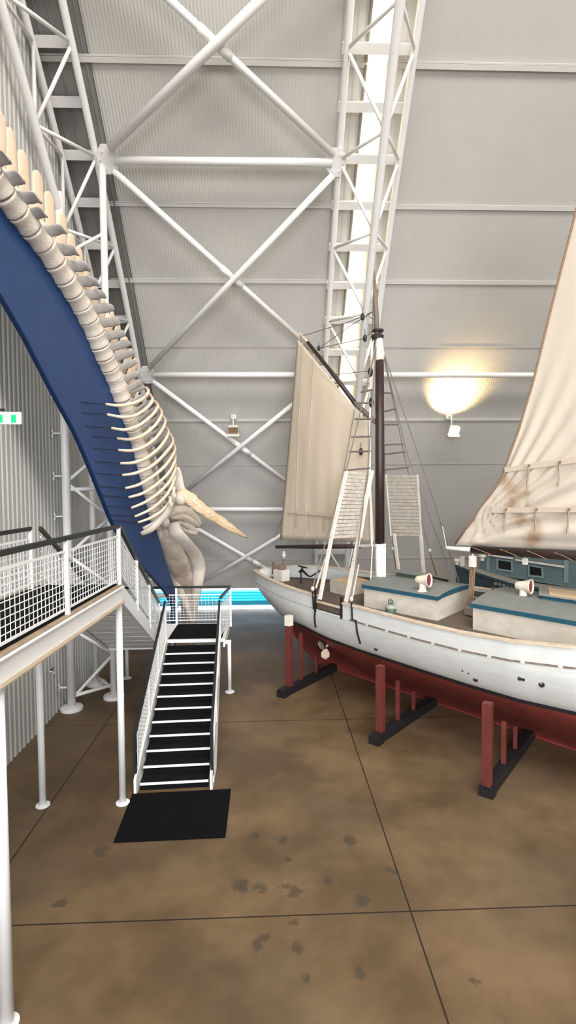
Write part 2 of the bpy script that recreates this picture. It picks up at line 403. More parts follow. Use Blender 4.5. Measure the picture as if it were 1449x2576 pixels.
# ties and braces between the frames
def tube_thing(name, label, a, b, r, cat='steel tube', sl=(), off=.5, ext=(0, 0)):
    p, q = vault(*a, off), vault(*b, off); p, q = p+(p-q)*ext[0], q+(q-p)*ext[1]; c = (p+q)/2; lo = p if p.z < q.z else q
    t = thing(name, label, cat, lo)
    obj('tube', MB().tube([p, q], r, 14), 'steel', t, True)
    d = (q-p).normalized(); e = (0, 1)
    for k in ():
        s = p+d*.28 if k == 0 else q-d*.28
        obj('end_flange', MB().tube([s-d*.05, s+d*.05], r*1.25, 14), 'steel', t)
    for (u, v) in sl:
        w = vault(u, v, off); f = (w-p).dot(d); w = p+d*f
        obj('sleeve', MB().tube([w-d*.2, w+d*.2], r*1.22, 14), 'steel', t, True)
    return t
tube_thing('tie_tube', 'upper horizontal white tie tube between the two lattice frames', (290, 404), (835, 409), .095)
tube_thing('tie_tube', 'middle horizontal white tie tube running from the left frame behind the small sail', (385, 943), (815, 943), .088)
tube_thing('tie_tube', 'lower horizontal white tie tube behind the whale flipper', (420, 1281), (800, 1281), .085)
tube_thing('tie_tube', 'horizontal white tie tube on the back wall above the lit lamp, right of the mast', (965, 943), (1580, 944), .085)
tube_thing('brace_tube', 'thick white diagonal brace rising from the upper left gusset to the top of the view', (276, 372), (715, -58), .105, off=.62, ext=(0, .30))
tube_thing('brace_tube', 'white sleeved diagonal brace falling from the top of view to the upper right gusset', (395, -30), (838, 388), .085, ext=(.38, 0), sl=((522, 82), (565, 122)))
tube_thing('brace_tube', 'white diagonal brace falling from the upper left gusset through the middle crossing', (284, 428), (800, 892), .078, sl=((566, 690), (590, 712)))
tube_thing('brace_tube', 'white diagonal brace rising from the left gusset beside the ribs to the upper right gusset', (376, 925), (838, 440), .08, off=.62)
tube_thing('brace_tube', 'white diagonal brace falling past the unlit floodlight towards the small sail', (384, 958), (800, 1270), .076, sl=((595, 1118), (617, 1134)))
tube_thing('brace_tube', 'white diagonal brace rising from beside the shoulder blade behind the small sail', (455, 1245), (805, 962), .078, off=.62)
tube_thing('brace_tube', 'lowest white diagonal brace falling from the whale skull towards the boat stern', (440, 1297), (790, 1500), .074, sl=((625, 1402), (648, 1416)))
tube_thing('brace_tube', 'lowest white diagonal brace rising from above the aqua louvres towards the boat stern', (505, 1468), (795, 1293), .076, off=.62)
# ---------------------------------------------------------------- lattice column beside the gable wall
c1, c2, c3 = V((-4.78, 13.08, 0)), V((-3.97, 13.78, 0)), V((-4.72, 14.75, 0)); UP = V((0, 0, 1))
t = thing('lattice_column', 'white three legged lattice column standing beside the corrugated end wall', 'steel column', c1)
for c, r, top in ((c1, .10, 12.15), (c2, .085, 13.2), (c3, .075, 9.5)):
    obj('leg', MB().tube([c+UP*.1, c+UP*top], r, 16), 'steel', t, True)
    obj('base_plate', MB().lathe(c, [(0, .26), (.06, .26), (.085, .24), (.11, .12)], n=28), 'steel', t)
zz = .25; k = 0
while zz < 11.5:
    a, b = (c1, c2) if k % 2 == 0 else (c2, c1)
    obj('lattice_bar', MB().tube([a+UP*zz, b+UP*(zz+.87)], .04, 8), 'steel', t, True)
    if k % 2 == 0 and zz < 9: obj('lattice_bar', MB().tube([c3+UP*zz, c2+UP*(zz+.87)], .035, 8), 'steel', t, True)
    zz += .87; k += 1
for z in (.32, 5.3): obj('lattice_bar', MB().tube([c1+UP*z, c2+UP*(z+.02)], .045, 8), 'steel', t, True)
for z in (.22,): obj('lattice_bar', MB().tube([c3+UP*z, c2+UP*z], .045, 8), 'steel', t, True)
for z in (.55, 3.0, 4.65, 5.6, 6.6, 7.5):
    obj('wall_bracket', MB().box((WX+.03, 13.0, z), (c1.x-.08, 13.05, z+.03)).box((WX+.03, 13.0, z-.08), (WX+.05, 13.05, z+.1)), 'steel', t)
# ================================================================ WALL FITTINGS
def flood(px, py, label, lit):
    p = vault(px, py, .55); top = vault(px-6 if not lit else px-12, py-34, .12)
    t = thing('floodlight', label, 'floodlight', p)
    b = vault(px-6 if lit else px, py-18, .5)
    obj('arm', MB().tube([top, top+V((0, -.32, .02)), V((top.x, top.y-.32, p.z+.17))], .028, 8), 'plastic', t, True)
    obj('wall_clamp', MB().box(top-V((.09, .06, .08)), top+V((.09, .06, .08))), 'plastic', t, bevel=.015)
    dn = V((0, -.75, -.66)).normalized(); sd = V((1, 0, 0)); u = sd.cross(dn)
    q = V((top.x+(.09 if lit else 0), top.y-.36, p.z))
    obj('housing', MB().hexa([q-sd*.13-u*.10-dn*.16, q+sd*.13-u*.10-dn*.16, q+sd*.13+u*.10-dn*.16, q-sd*.13+u*.10-dn*.16, q-sd*.19-u*.15+dn*.02, q+sd*.19-u*.15+dn*.02, q+sd*.19+u*.15+dn*.02, q-sd*.19+u*.15+dn*.02]), 'plastic', t, bevel=.015)
    obj('lens', MB().obox(q+dn*.03, sd, u, dn, .165, .125, .012), 'lamp_on' if lit else 'lamp_off', t)
    obj('hood', MB().obox(q+u*.16+dn*.06, sd, u, dn, .2, .01, .09), 'plastic', t)
    return q
flood(594, 1083, 'unlit floodlight hanging from a wall girt left of the small sail', False)
q = flood(1140, 1084, 'lit warm floodlight on the back wall right of the mast', True)
l = bpy.data.lights.new('uplight_bulb', 'SPOT'); l.energy = 560; l.color = (1, .66, .29); l.spot_size = math.radians(125); l.spot_blend = .9; l.shadow_soft_size = .06
o = bpy.data.objects.new('uplight_bulb', l); COL.objects.link(o); o.location = vault(1134, 1040, .55)
o.rotation_euler = (vault(1134, 1000, 0)-V(o.location)).to_track_quat('-Z', 'Y').to_euler()
# exit sign on its arm
t = thing('exit_sign', 'small lit green and white exit sign on a dark arm by the corrugated wall', 'exit sign', (-4.6, 9.0, 6.3))
ya = 9.0; p0 = aty(-25, 1068, ya); p1 = aty(52, 1036, ya)
obj('case', MB().box((p0.x, ya, p0.z), (p1.x, ya+.05, p1.z)), 'plastic', t, bevel=.012)
def spanel(a, b, y0=1041, y1=1065):
    u, v = aty(a, y1, ya), aty(b, y0, ya); return (u.x, v.x, u.z, v.z)
x0, x1, z0, z1 = spanel(-22, 48); obj('sign_face', MB().box((x0, ya-.006, z0), (x1, ya, z1)), 'sign_white', t)
for a, b in ((28.5, 41), (-6, 7.2)):
    x0, x1, z0, z1 = spanel(a, b, 1043.5, 1063.5); obj('sign_block', MB().box((x0, ya-.010, z0), (x1, ya-.006, z1)), 'sign_green', t)
a = aty(-30, 1031, ya+.03); b = aty(11, 1031, ya+.03)
obj('arm', MB().bar((WX+.03, ya+.03, a.z), b, .06, .035), 'rail', t)
# tap on the wall under the walkway
p = atx(120, 1690, WX+.05)
t = thing('wall_tap', 'small grey tap fitting on the white corrugated wall below the walkway', 'tap', p)
obj('body', MB().lathe(p, [(0, .03), (.12, .03)], (1, 0, 0), 10).tube([p+V((.10, 0, 0)), p+V((.14, 0, -.02)), p+V((.14, 0, -.12))], .02, 8), 'silver', t, True)
obj('handle', MB().tube([p+V((.1, -.07, .06)), p+V((.1, .07, .06))], .014, 8).tube([p+V((.1, 0, 0)), p+V((.1, 0, .06))], .012, 8), 'iron', t, True)
# ================================================================ WALKWAY AND STAIRS
def rail_panel(p0, p1, zb, zt, r=.0042, cell=.10, ncell=None):
    """welded mesh between two posts: p0, p1 on the walking line, from zb to zt above it"""
    p0, p1 = V(p0), V(p1); mb = MB(); L = (V((p1.x, p1.y, 0))-V((p0.x, p0.y, 0))).length; n = max(2, round(L/cell)); m = max(2, round((zt-zb)/.078))
    d = p1-p0
    for i in range(1, n):
        q = p0+d*(i/n); mb.tube([q+UP*zb, q+UP*zt], r, 5)
    for j in range(m+1):
        h = zb+(zt-zb)*j/m; mb.bar(p0+UP*h, p1+UP*h, (.009 if 0 < j < m else .018), (.009 if 0 < j < m else .028))
    return mb
DZ = 3.74                                         # walking level
def wk(x, y): return V((x+.035*(y-9), y, DZ))       # the walkway runs very slightly off the end wall
t = thing('walkway', 'raised white steel walkway with mesh railings entering at the left edge', 'walkway', (-3.0, 7.0, 0))
YN, YF = 1.5, 9.0
a0, a1, b0, b1 = wk(-3.75, YN), wk(-3.75, YF), wk(-2.49, YN), wk(-2.49, YF)
dn = V((0, 0, -.04))
obj('deck', MB().hexa([a0+dn, b0+dn, b1+dn, a1+dn, a0, b0, b1, a1]), 'rubber', t)
for s, (p, q) in enumerate(((b0, b1), (a0, a1))):
    x = V((.05 if s == 0 else -.05, 0, 0))
    obj('edge_beam', MB().bar(p+x-UP*.165, q+x-UP*.165, .03, .25).bar(p+x-UP*.04+x*.5, q+x-UP*.04+x*.5, .08, .012), 'steel2', t)
    obj('beam_flange', MB().bar(p+x*1.3-UP*.296, q+x*1.3-UP*.296, .12, .016), 'soffit', t)
    obj('ledge', MB().bar(p+x*.5-UP*.018, q+x*.5-UP*.018, .10, .02), 'ledge', t)
obj('end_beam', MB().bar(a1-UP*.165, b1-UP*.165, .04, .25), 'steel2', t)
for y in (2.6, 4.2, 5.8, 7.4): obj('cross_beam', MB().bar(wk(-3.75, y)-UP*.14, wk(-2.5, y)-UP*.14, .06, .2), 'steel2', t)
for p, r in ((atz(18, 2576, 0), .066), (atz(108, 2026, 0), .055), (atz(309, 2020, 0), .055), (V((-3.8, 5.1, 0)), .06)):
    lg = obj('leg', MB().tube([p+UP*.02, p+UP*(DZ-.29)], r, 20), 'steel2', t, True)
    obj('base_plate', MB().lathe(p, [(0, .115), (.016, .115), (.02, .11), (.02, .05)], n=28), 'steel2', lg)
ys = (9.0, 6.88, 4.76, 2.64)
for s, xo in ((0, -2.46), (1, -3.72)):
    for i, y in enumerate(ys):
        p = wk(xo, y); hw = .028
        if s == 1 and y > 8.9: p = wk(xo, 8.65)
        obj('railing_post', MB().box(p-V((hw, hw, .06)), p+V((hw, hw, .93))), 'steel2', t, bevel=.005)
        if i < 3:
            q = wk(xo, ys[i+1])
            obj('mesh_panel', rail_panel(p+V((0, -.03, 0)), q+V((0, .03, 0)), .07, .79), 'steel2', t)
    obj('handrail', MB().bar(wk(xo, YN)+UP*.95, wk(xo, YF if s == 0 else 8.65)+UP*.95, .055, .06), 'rail', t)
# stairs: two flights side by side joined by a landing
LZ = 1.48
LL, LR = V((-2.57, 13.68, LZ)), V((-1.30, 13.72, LZ))     # top corners of the lower flight
BL, BR = V((-2.33, 9.44, 0)), V((-1.08, 9.50, 0))
def flight(t, TL, TR, BL2, BR2, z0, z1, n, first, soffit):
    for i in range(n):
        f = i/n; z = z0+(z1-z0)*(i+1)/n; g = (i+1)/n
        a, b, c, d = BL2.lerp(TL, f), BR2.lerp(TR, f), BR2.lerp(TR, g), BL2.lerp(TL, g)
        for p in (a, b, c, d): p.z = 0
        if i == n-1: break
        e = (d-a)*.06
        tr = obj('tread', MB().hexa([p+UP*(z-.035) for p in (a, b, c+e, d+e)]+[p+UP*(z-.006) for p in (a, b, c+e, d+e)]), 'steel2', t)
        k = (d-a)*.055
        obj('tread_mat', MB().hexa([p+UP*(z-.006) for p in (a+k, b+k, c+e, d+e)]+[p+UP*z for p in (a+k, b+k, c+e, d+e)]), 'tread', tr)
        obj('nosing', MB().hexa([p+UP*(z-.024) for p in (a-e, b-e, b+k, a+k)]+[p+UP*(z+.003) for p in (a-e, b-e, b+k, a+k)]), 'steel2', tr)
        rz = z0+(z1-z0)*i/n
        obj('riser', MB().hexa([p+UP*rz for p in (a, b, b+e*.5, a+e*.5)]+[p+UP*(z-.04) for p in (a, b, b+e*.5, a+e*.5)]), 'steel2' if soffit else 'tread', tr)
    a, b = BL2.lerp(TL, (n-1)/n), BR2.lerp(TR, (n-1)/n); a.z = b.z = 0; e = (TL-BL2)*.01; e.z = 0; rz = z0+(z1-z0)*(n-1)/n
    obj('top_riser', MB().hexa([p+UP*rz for p in (a, b, b+e, a+e)]+[p+UP*(z1-.05) for p in (a, b, b+e, a+e)]), 'steel2' if soffit else 'tread', t)
t = thing('stair_flight', 'lower flight of black stair treads with white nosings leading down to the black mat', 'stairs', (-1.7, 11.5, 0))
flight(t, LL+V((.03, 0, 0)), LR-V((.03, 0, 0)), BL+V((.03, 0, 0)), BR-V((.03, 0, 0)), 0, LZ, 12, 0, False)
for B_, T_, s in ((BL, LL, -1), (BR, LR, 1)):
    x = V((.03*s, 0, 0)); d = T_-B_
    obj('stringer', MB().add([p+q for q in (-V((.022, 0, 0))+x, V((.022, 0, 0))+x) for p in (B_+V((0, -.12, 0)), B_+V((0, -.12, .26)), B_+d*.02+UP*.30, T_+UP*.10, T_+V((0, .05, -.30)), B_+V((0, .62, 0)))],
        [(0, 1, 2, 3, 4, 5), (11, 10, 9, 8, 7, 6), (0, 6, 7, 1), (1, 7, 8, 2), (2, 8, 9, 3), (3, 9, 10, 4), (4, 10, 11, 5), (5, 11, 6, 0)]), 'steel2', t)
    pts = [B_+x*1.4+V((0, 0, 0))+d*f for f in (.03, .36, .68, .99)]
    for i, p in enumerate(pts):
        obj('railing_post', MB().box(p+V((-.025, -.025, -.02)), p+V((.025, .025, .96))), 'steel2', t)
        if i < 3: obj('mesh_panel', rail_panel(p, pts[i+1], .26, .90), 'steel2', t)
    tp, bp = pts[3]+UP*1.0, pts[0]+UP*1.0+V((0, -.10, -.04))
    obj('handrail', MB().bar(tp, bp, .05, .06).bar(bp+UP*.03, bp+V((0, .0, -.80)), .05, .06, (0, 1, 0)), 'rail', t)
# landing
t = thing('stair_landing', 'white steel landing with black mat surface between the two stair flights', 'landing', (-2.6, 14.4, 0))
YB = 15.35
x0, x1 = -4.12, -1.16
obj('floor_plate', MB().box((x0, 13.74, LZ-.05), (x1, YB, LZ-.006)), 'steel2', t)
obj('edge_beam', MB().bar((x0, 13.70, LZ-.11), (-2.66, 13.70, LZ-.11), .05, .22), 'steel2', t)
obj('nosing', MB().bar((-2.60, 13.70, LZ-.035), (x1, 13.72, LZ-.035), .05, .07), 'steel2', t)
obj('edge_beam', MB().bar((x0, YB, LZ-.11), (x1, YB, LZ-.11), .05, .22).bar((x1, 13.74, LZ-.11), (x1, YB, LZ-.11), .05, .22).bar((x0, 13.74, LZ-.11), (x0, YB, LZ-.11), .05, .22), 'steel2', t)
for x, y in ((-1.05, 14.0), (-2.0, 15.2), (-4.0, 15.2), (-2.62, 14.6)):
    lg = obj('leg', MB().tube([(x, y, .02), (x, y, LZ-.18)], .048, 18), 'steel2', t, True)
    obj('base_plate', MB().lathe((x, y, 0), [(0, .12), (.016, .12), (.02, .11), (.02, .05)], n=28), 'steel2', lg)
obj('leg_bracket', MB().box((x1-.02, 13.95, LZ-.20), (-1.0, 14.05, LZ-.12)), 'steel2', t)
P = [V((x0, YB, LZ)), V((-2.62, YB, LZ)), V((-1.10, YB, LZ)), V((-1.24, 13.78, LZ))]
for i, p in enumerate(P):
    if i != 3: obj('railing_post', MB().box(p+V((-.028, -.028, -.1)), p+V((.028, .028, 1.02))), 'steel2', t)
    if i < 3: obj('mesh_panel', rail_panel(p, P[i+1], .10, .82), 'steel2', t)
    if i < 3: obj('handrail', MB().bar(p+UP*1.04, P[i+1]+UP*1.04, .055, .06), 'rail', t)
t = tag(obj('floor_mat', MB().box((-2.58, 13.80, LZ-.006), (x1-.06, YB-.06, LZ+.008)), 'rubber', None, org=(-1.9, 14.5, LZ)), 'black rubber mat lying on the stair landing at the head of the flight', 'mat')
# upper flight, walkway down to the landing
UL, UR = V((-3.72, 9.05, DZ)), V((-2.50, 9.05, DZ)); WL, WR = V((-4.03, 13.66, LZ)), V((-2.80, 13.66, LZ))
t = thing('stair_flight', 'upper flight of stairs descending from the raised walkway with a white slatted underside', 'stairs', (-3.2, 11.3, LZ))
flight(t, UL+V((.03, 0, 0)), UR-V((.03, 0, 0)), WL+V((.03, 0, 0)), WR-V((.03, 0, 0)), LZ, DZ, 16, 0, True)
for B_, T_, s in ((WL, UL, -1), (WR, UR, 1)):
    x = V((.03*s, 0, 0)); d = T_-B_
    obj('stringer', MB().hexa([B_+x-V((.022, 0, .20)), B_+x+V((.022, 0, -.20)), T_+x+V((.022, 0, -.30)), T_+x-V((.022, 0, .30)), B_+x-V((.022, 0, -.12)), B_+x+V((.022, 0, .12)), T_+x+V((.022, 0, .0)), T_+x-V((.022, 0, 0))]), 'steel2', t)
    pts = [B_+x*1.4+d*f for f in (.02, .34, .67, .99)]
    for i, p in enumerate(pts):
        if i < 3: obj('railing_post', MB().box(p+V((-.026, -.026, -.05)), p+V((.026, .026, .94))), 'steel2', t)
        if i < 3: obj('mesh_panel', rail_panel(p, pts[i+1], .16, .80), 'steel2', t)
    obj('handrail', MB().bar(pts[3]+UP*.95, pts[0]+UP*.95, .055, .06), 'rail', t)
# soffit plates under the upper flight
for i in range(10):
    f, g = (i+.02)/10, (i+.88)/10
    a, b, c, d = WL.lerp(UL, f), WR.lerp(UR, f), WR.lerp(UR, g), WL.lerp(UL, g); k = V((.03, 0, -.18))
    m_ = V((-.03, 0, -.18))
    obj('soffit_plate', MB().hexa([a+k, b+m_, c+m_, d+k, a+k+UP*.01, b+m_+UP*.01, c+m_+UP*.01, d+k+UP*.01]), 'steel2', t)
k = V((.03, 0, -.15)); m_ = V((-.03, 0, -.15))
obj('dark_gap_sheet', MB().hexa([WL+k, WR+m_, UR+m_, UL+k, WL+k+UP*.005, WR+m_+UP*.005, UR+m_+UP*.005, UL+k+UP*.005]), 'black', t)  # black sheet added above the plates so the gaps look dark
# mat on the floor
tag(obj('floor_mat', MB().prism([atz(285, 2121, 0), atz(567, 2108, 0), atz(581, 1986, 0), atz(333, 1998, 0)], (0, 0, .012)), 'rubber', None, org=(-1.55, 8.7, 0)), 'large black rubber mat on the brown concrete floor at the foot of the stairs', 'mat')
# ================================================================ BLUE ARCH AND WHALE SKELETON
PN = V((1, -.24, 0)).normalized(); PC = PN.dot(V((-4.4, 9, 0)))
def wp(px, py, n=0.0): return plane(px, py, PN, PC+n)
left = [(-110, 605), (-55, 670), (0, 747), (18, 778), (60, 850), (101, 930), (139, 1003), (162, 1044), (185, 1086), (206, 1133), (227, 1183), (251, 1243), (278, 1310), (308, 1366), (345, 1412), (385, 1455), (415, 1490), (436, 1530)]
right = [(-110, 395), (-50, 455), (12, 525), (60, 580), (111, 645), (150, 705), (195, 774), (226, 830), (252, 890), (286, 962), (298, 1002), (318, 1055), (336, 1105), (349, 1152), (363, 1214), (371, 1257), (381, 1306), (394, 1350), (412, 1410), (426, 1450), (438, 1490), (446, 1530)]
t = thing('support_arch', 'curved dark blue panel arch carrying the whale skeleton', 'blue arch', wp(430, 1530))
def resample(pl, n):
    pl = [V((a, b, 0)) for a, b in pl]; L = [0]
    for i in range(1, len(pl)): L.append(L[-1]+(pl[i]-pl[i-1]).length)
    return [V((lerp(L[-1]*i/n, L, [p.x for p in pl]), lerp(L[-1]*i/n, L, [p.y for p in pl]), 0)) for i in range(n+1)]
lp, rp = resample(left, 48), resample(right, 48)
mb = MB(); rings = []
for a, b in zip(lp, rp):
    u, v = wp(a.x, a.y), wp(b.x, b.y); rings.append([u+PN*.05, v+PN*.05, v-PN*.05, u-PN*.05])
obj('panel', mb.sweep(None, rings), 'blue', t, 'auto')
mb = MB(); rings = []
for a, b in zip(lp, rp):
    u, v = wp(a.x, a.y), wp(b.x, b.y); d = (v-u).normalized(); rings.append([u+PN*.056, u+d*.02+PN*.056, u+d*.02-PN*.056, u-PN*.056])
obj('edge_flange', mb.sweep(None, rings), 'blue', t, 'auto')
f0 = wp(434, 1500)
obj('foot', MB().tube([V((f0.x, f0.y, 0)), V((f0.x, f0.y, f0.z))], .06, 12).box((f0.x-.2, f0.y-.2, 0), (f0.x+.2, f0.y+.2, .02)), 'blue', t)
# --- skeleton
W_ = thing('whale_skeleton', 'mounted whale skeleton diving head down along the blue arch', 'whale skeleton', wp(470, 1500))
spine = [(-75, 365), (-30, 428), (17, 499), (67, 562), (116, 625), (157, 691), (200, 761), (230, 820), (257, 885), (290, 955), (305, 998), (325, 1050), (343, 1100), (356, 1148), (371, 1210), (380, 1253), (391, 1300), (402, 1332)]
NS = .16
sp = [wp(a, b, NS) for a, b in spine]; SL = [0]
for i in range(1, len(sp)): SL.append(SL[-1]+(sp[i]-sp[i-1]).length)
def spt(s): return V([lerp(s, SL, [p[k] for p in sp]) for k in range(3)])
def sdir(s): return (spt(s+.12)-spt(s-.12)).normalized()
def snear(p): return min((s*.01 for s in range(int(SL[-1]*100))), key=lambda s: (spt(s)-p).length)
base = [(-62, 345), (-28, 388), (7, 432), (43, 482), (70, 525), (106, 568), (139, 618), (166, 658), (185, 697), (209, 730), (225, 763), (245, 797), (262, 826), (275, 850), (288, 876), (300, 903), (312, 930), (322, 955)]
tip = [(-10, 362), (25, 405), (61, 456), (106, 512), (118, 545), (169, 588), (199, 643), (228, 682), (250, 720), (268, 750), (288, 780), (303, 816), (316, 843), (330, 866), (338, 890), (345, 913), (352, 940), (358, 960)]
ntip = [(-60, 215), (-30, 245), (2, 281), (26, 322), (57, 378), (95, 430), (123, 482), (158, 535), (180, 588), (199, 620), (217, 668), (237, 712), (262, 752), (285, 785), (300, 815), (320, 850), (333, 880), (345, 905)]
nth = 15
S0 = snear(wp(305, 975, NS)); S1 = SL[-1]-.12
svals = []
for (x, y) in base:
    svals.append(snear(wp(x-14, y+26, NS)))
for _ in range(3): svals = [svals[0]]+[(svals[k-1]+2*svals[k]+svals[k+1])/4 for k in range(1, len(svals)-1)]+[svals[-1]]
th = [S0+(S1-S0)*(i+.5)/nth for i in range(nth)]
ribs = [[(35, 520), (250, 540), (470, 500), (620, 420), (680, 330), (650, 275)], [(55, 675), (300, 715), (480, 690), (650, 580), (740, 460), (700, 370)],
 [(120, 880), (330, 905), (520, 850), (700, 720), (800, 600), (820, 530), (760, 470)], [(205, 1035), (400, 1050), (560, 1010), (740, 880), (850, 740), (880, 640), (830, 560)],
 [(225, 1212), (420, 1220), (600, 1170), (780, 1040), (900, 880), (935, 770), (890, 690)], [(255, 1412), (460, 1400), (650, 1330), (830, 1190), (950, 1030), (980, 930), (930, 860)],
 [(285, 1590), (480, 1560), (700, 1470), (880, 1320), (1020, 1150), (1050, 1060), (1000, 960)], [(330, 1788), (540, 1730), (760, 1600), (930, 1450), (1050, 1280), (1080, 1180), (1040, 1090)],
 [(380, 1925), (600, 1860), (800, 1730), (980, 1560), (1070, 1400), (1085, 1300), (1050, 1200)], [(420, 2085), (640, 1990), (840, 1850), (1000, 1680), (1075, 1530), (1085, 1420), (1050, 1330)],
 [(475, 2215), (700, 2110), (880, 1970), (1010, 1800), (1070, 1650), (1080, 1560), (1040, 1460)], [(520, 2305), (720, 2230), (900, 2110), (1030, 1930), (1065, 1780), (1040, 1620)],
 [(600, 2400), (800, 2300), (950, 2140), (1040, 1970), (1060, 1830), (1020, 1720)], [(570, 2475), (720, 2410), (880, 2260), (990, 2110), (1010, 1960), (960, 1860)]]
def rpx(p): return (260+p[0]/5.99, 930+p[1]/5.99)
def mirror(p): return p-PN*2*(PN.dot(p)-PC-NS)
def smoothpath(pts, n):
    # Catmull-Rom through pts
    out = []; P_ = [pts[0]*2-pts[1]]+pts+[pts[-1]*2-pts[-2]]
    for i in range(1, len(P_)-2):
        for k in range(n):
            t_ = k/n; a, b, c, d = P_[i-1], P_[i], P_[i+1], P_[i+2]
            out.append(.5*((2*b)+(c-a)*t_+(2*a-5*b+4*c-d)*t_**2+(3*b-a-3*c+d)*t_**3))
    return out+[pts[-1]]
vert_objs = []
def vertebra(s, rad, ln, tips, ntp, tw, m_t):
    c = spt(s); d = sdir(s); do = d.cross(PN).normalized()
    if do.z < 0: do = -do
    prof = [(-ln*.5, rad*.90), (-ln*.47, rad*1.02), (-ln*.38, rad*1.01), (-ln*.2, rad*.94), (0, rad*.92), (ln*.2, rad*.94), (ln*.38, rad*1.01), (ln*.47, rad*1.02), (ln*.5, rad*.90)]
    mb = MB().lathe(c, prof, d, 18)
    mb.ball(c+do*rad*1.0+PN*rad*.25, (d*ln*.42, PN*rad*.55, do*rad*.5), 10, 6)
    vb = obj('vertebra', mb, 'bone', W_, True)
    if tips:
        n0 = c+PN*rad*.6+do*rad*.25
        for sd in (0, 1):
            pts = smoothpath([n0-d*.0, n0.lerp(tips, .35)+do*.075, n0.lerp(tips, .7)+do*.085, tips], 5)
            if sd: pts = [mirror(p) for p in pts]
            n = len(pts); ws = [tw*lerp(i/(n-1), [0, .25, .55, .8, .93, 1], [1.3, 1.0, 1.05, .85, .5, .12]) for i in range(n)]
            obj('transverse_process', MB().loft(pts, d, ws, [.03-.015*i/(n-1) for i in range(n)]), m_t, vb, True)
    if ntp is not None:
        b0 = c+do*rad*.8; pts = smoothpath([b0, b0.lerp(ntp, .5), b0.lerp(ntp, .85), ntp], 4); n = len(pts)
        ws = [ln*lerp(i/(n-1), [0, .4, .75, .9, 1], [.42, .45, .43, .30, .06]) for i in range(n)]
        obj('neural_spine', MB().loft(pts, d, ws, [.020]*(n-1)+[.012]), 'bone_light', vb, True)
    return vb
for i, s in enumerate(svals):
    ln = (svals[min(i+1, len(svals)-1)]-svals[max(i-1, 0)])/2 if 0 < i < len(svals)-1 else .3
    c = spt(s); reach = .50
    tp = wp(*tip[i], .60-.006*i)
    nt = wp(*ntip[i], NS)
    vertebra(s, .195+.002*min(i, 8), max(ln*.96, .2), tp, nt, .118-.002*i, 'bone_shade')
for i, s in enumerate(th):
    ln = (S1-S0)/nth; c = spt(s); d = sdir(s); do = d.cross(PN).normalized()
    if do.z < 0: do = -do
    rb = ribs[min(i, len(ribs)-1)]; e = wp(*rpx(rb[-1]), .50)
    e = c.lerp(e, 1.0) if i < 10 else c+PN*.35+do*.25
    vertebra(s, .185 if i < 11 else .17, ln*.96, e, c+do*(.85-.03*i), .06, 'bone_shade' if i < 10 else 'bone')
for i, rb in enumerate(ribs):
    n = len(rb); offs = [.20, .48, .74, .95, 1.02, .88, .62][:n-1]+[.52]
    pts = [wp(*rpx(p), o_) for p, o_ in zip(rb, offs)]
    if i >= 11:
        s = th[min(i, nth-1)]; pts[-1] = pts[-1].lerp(spt(s)+PN*.3, .3)
    pts = smoothpath(pts, 5); m_ = len(pts); wide = i >= 12
    ws = [(.030+.012*min(1, k/6)) * (1.9 if wide else 1) for k in range(m_)]; ts = [.022+.012*min(1, k/6) for k in range(m_)]
    obj('rib', MB().loft(pts, sdir(th[min(i, nth-1)]), ws, ts, 8), 'bone_light' if not wide else 'bone', W_, True)
    if i < 7: obj('rib', MB().loft([mirror(p)-PN*(2*NS+.08) for p in pts], sdir(th[min(i, nth-1)]), ws, ts, 8), 'bone', W_, True)
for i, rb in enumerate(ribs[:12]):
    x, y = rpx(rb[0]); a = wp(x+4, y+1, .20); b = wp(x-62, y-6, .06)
    obj('rib_line', MB().tube([a, b], .011, 6), 'navy', W_, True, 'thin dark line from a rib tip to the blue panel')  # thin dark tubes drawn between the rib tips and the panel
# skull, jaws, shoulder and flipper
def zk(x, y): return (380+x/4.528, 1150+y/4.528)
pts = smoothpath([wp(*p, n) for p, n in (((409, 1322), .1), ((417, 1350), .12), ((440, 1400), .12), ((463, 1460), .10), ((474, 1530), .06), ((480, 1590), .02), ((483, 1620), .0))], 4)
n = len(pts); ws = [lerp(i/(n-1), [0, .15, .35, .6, .85, 1], [.20, .34, .36, .26, .20, .08]) for i in range(n)]
sk = obj('skull', MB().loft(pts, PN, ws, [.13]*n, 16), 'bone_skull', W_, True)
mb = MB()
def lobe(ps, w, th_, off):
    q = smoothpath([wp(*zk(*p), o_) for p, o_ in zip(ps, off)], 4); m = len(q)
    mb.loft(q, UP, [w*(.45+.55*math.sin(math.pi*(i+.6)/(m+.2))) for i in range(m)], [th_]*m, 10)
lobe([(200, 660), (270, 610), (350, 600), (430, 640), (500, 710), (520, 770)], .14, .16, [.3, .4, .5, .55, .6, .6])
lobe([(230, 690), (300, 680), (380, 690), (460, 740), (515, 790)], .10, .15, [.45, .55, .6, .65, .65])
lobe([(300, 740), (380, 770), (450, 800), (510, 860)], .09, .12, [.5, .55, .6, .65])
lobe([(310, 790), (380, 840), (450, 860), (505, 880)], .07, .10, [.5, .55, .6, .65])
mb.ball(wp(*zk(150, 740), .35), (PN*.16, UP*.16, V((0, .2, 0))))
obj('braincase', mb, 'bone', sk, True)
jaw = [((238, 745), .42), ((262, 800), .46), ((300, 890), .50), ((400, 1000), .54), ((490, 1100), .58), ((545, 1240), .60), ((540, 1370), .56), ((520, 1520), .48), ((500, 1680), .35), ((480, 1900), .2)]
q = smoothpath([wp(*zk(*p), o_) for p, o_ in jaw], 4); m = len(q); ws = [lerp(i/(m-1), [0, .06, .14, .25, .45, .7, 1], [.13, .21, .19, .27, .24, .17, .08]) for i in range(m)]
obj('mandible', MB().loft(q, PN, ws, [.11]*m, 14), 'bone', W_, True, 'thick pale curved jaw bone')
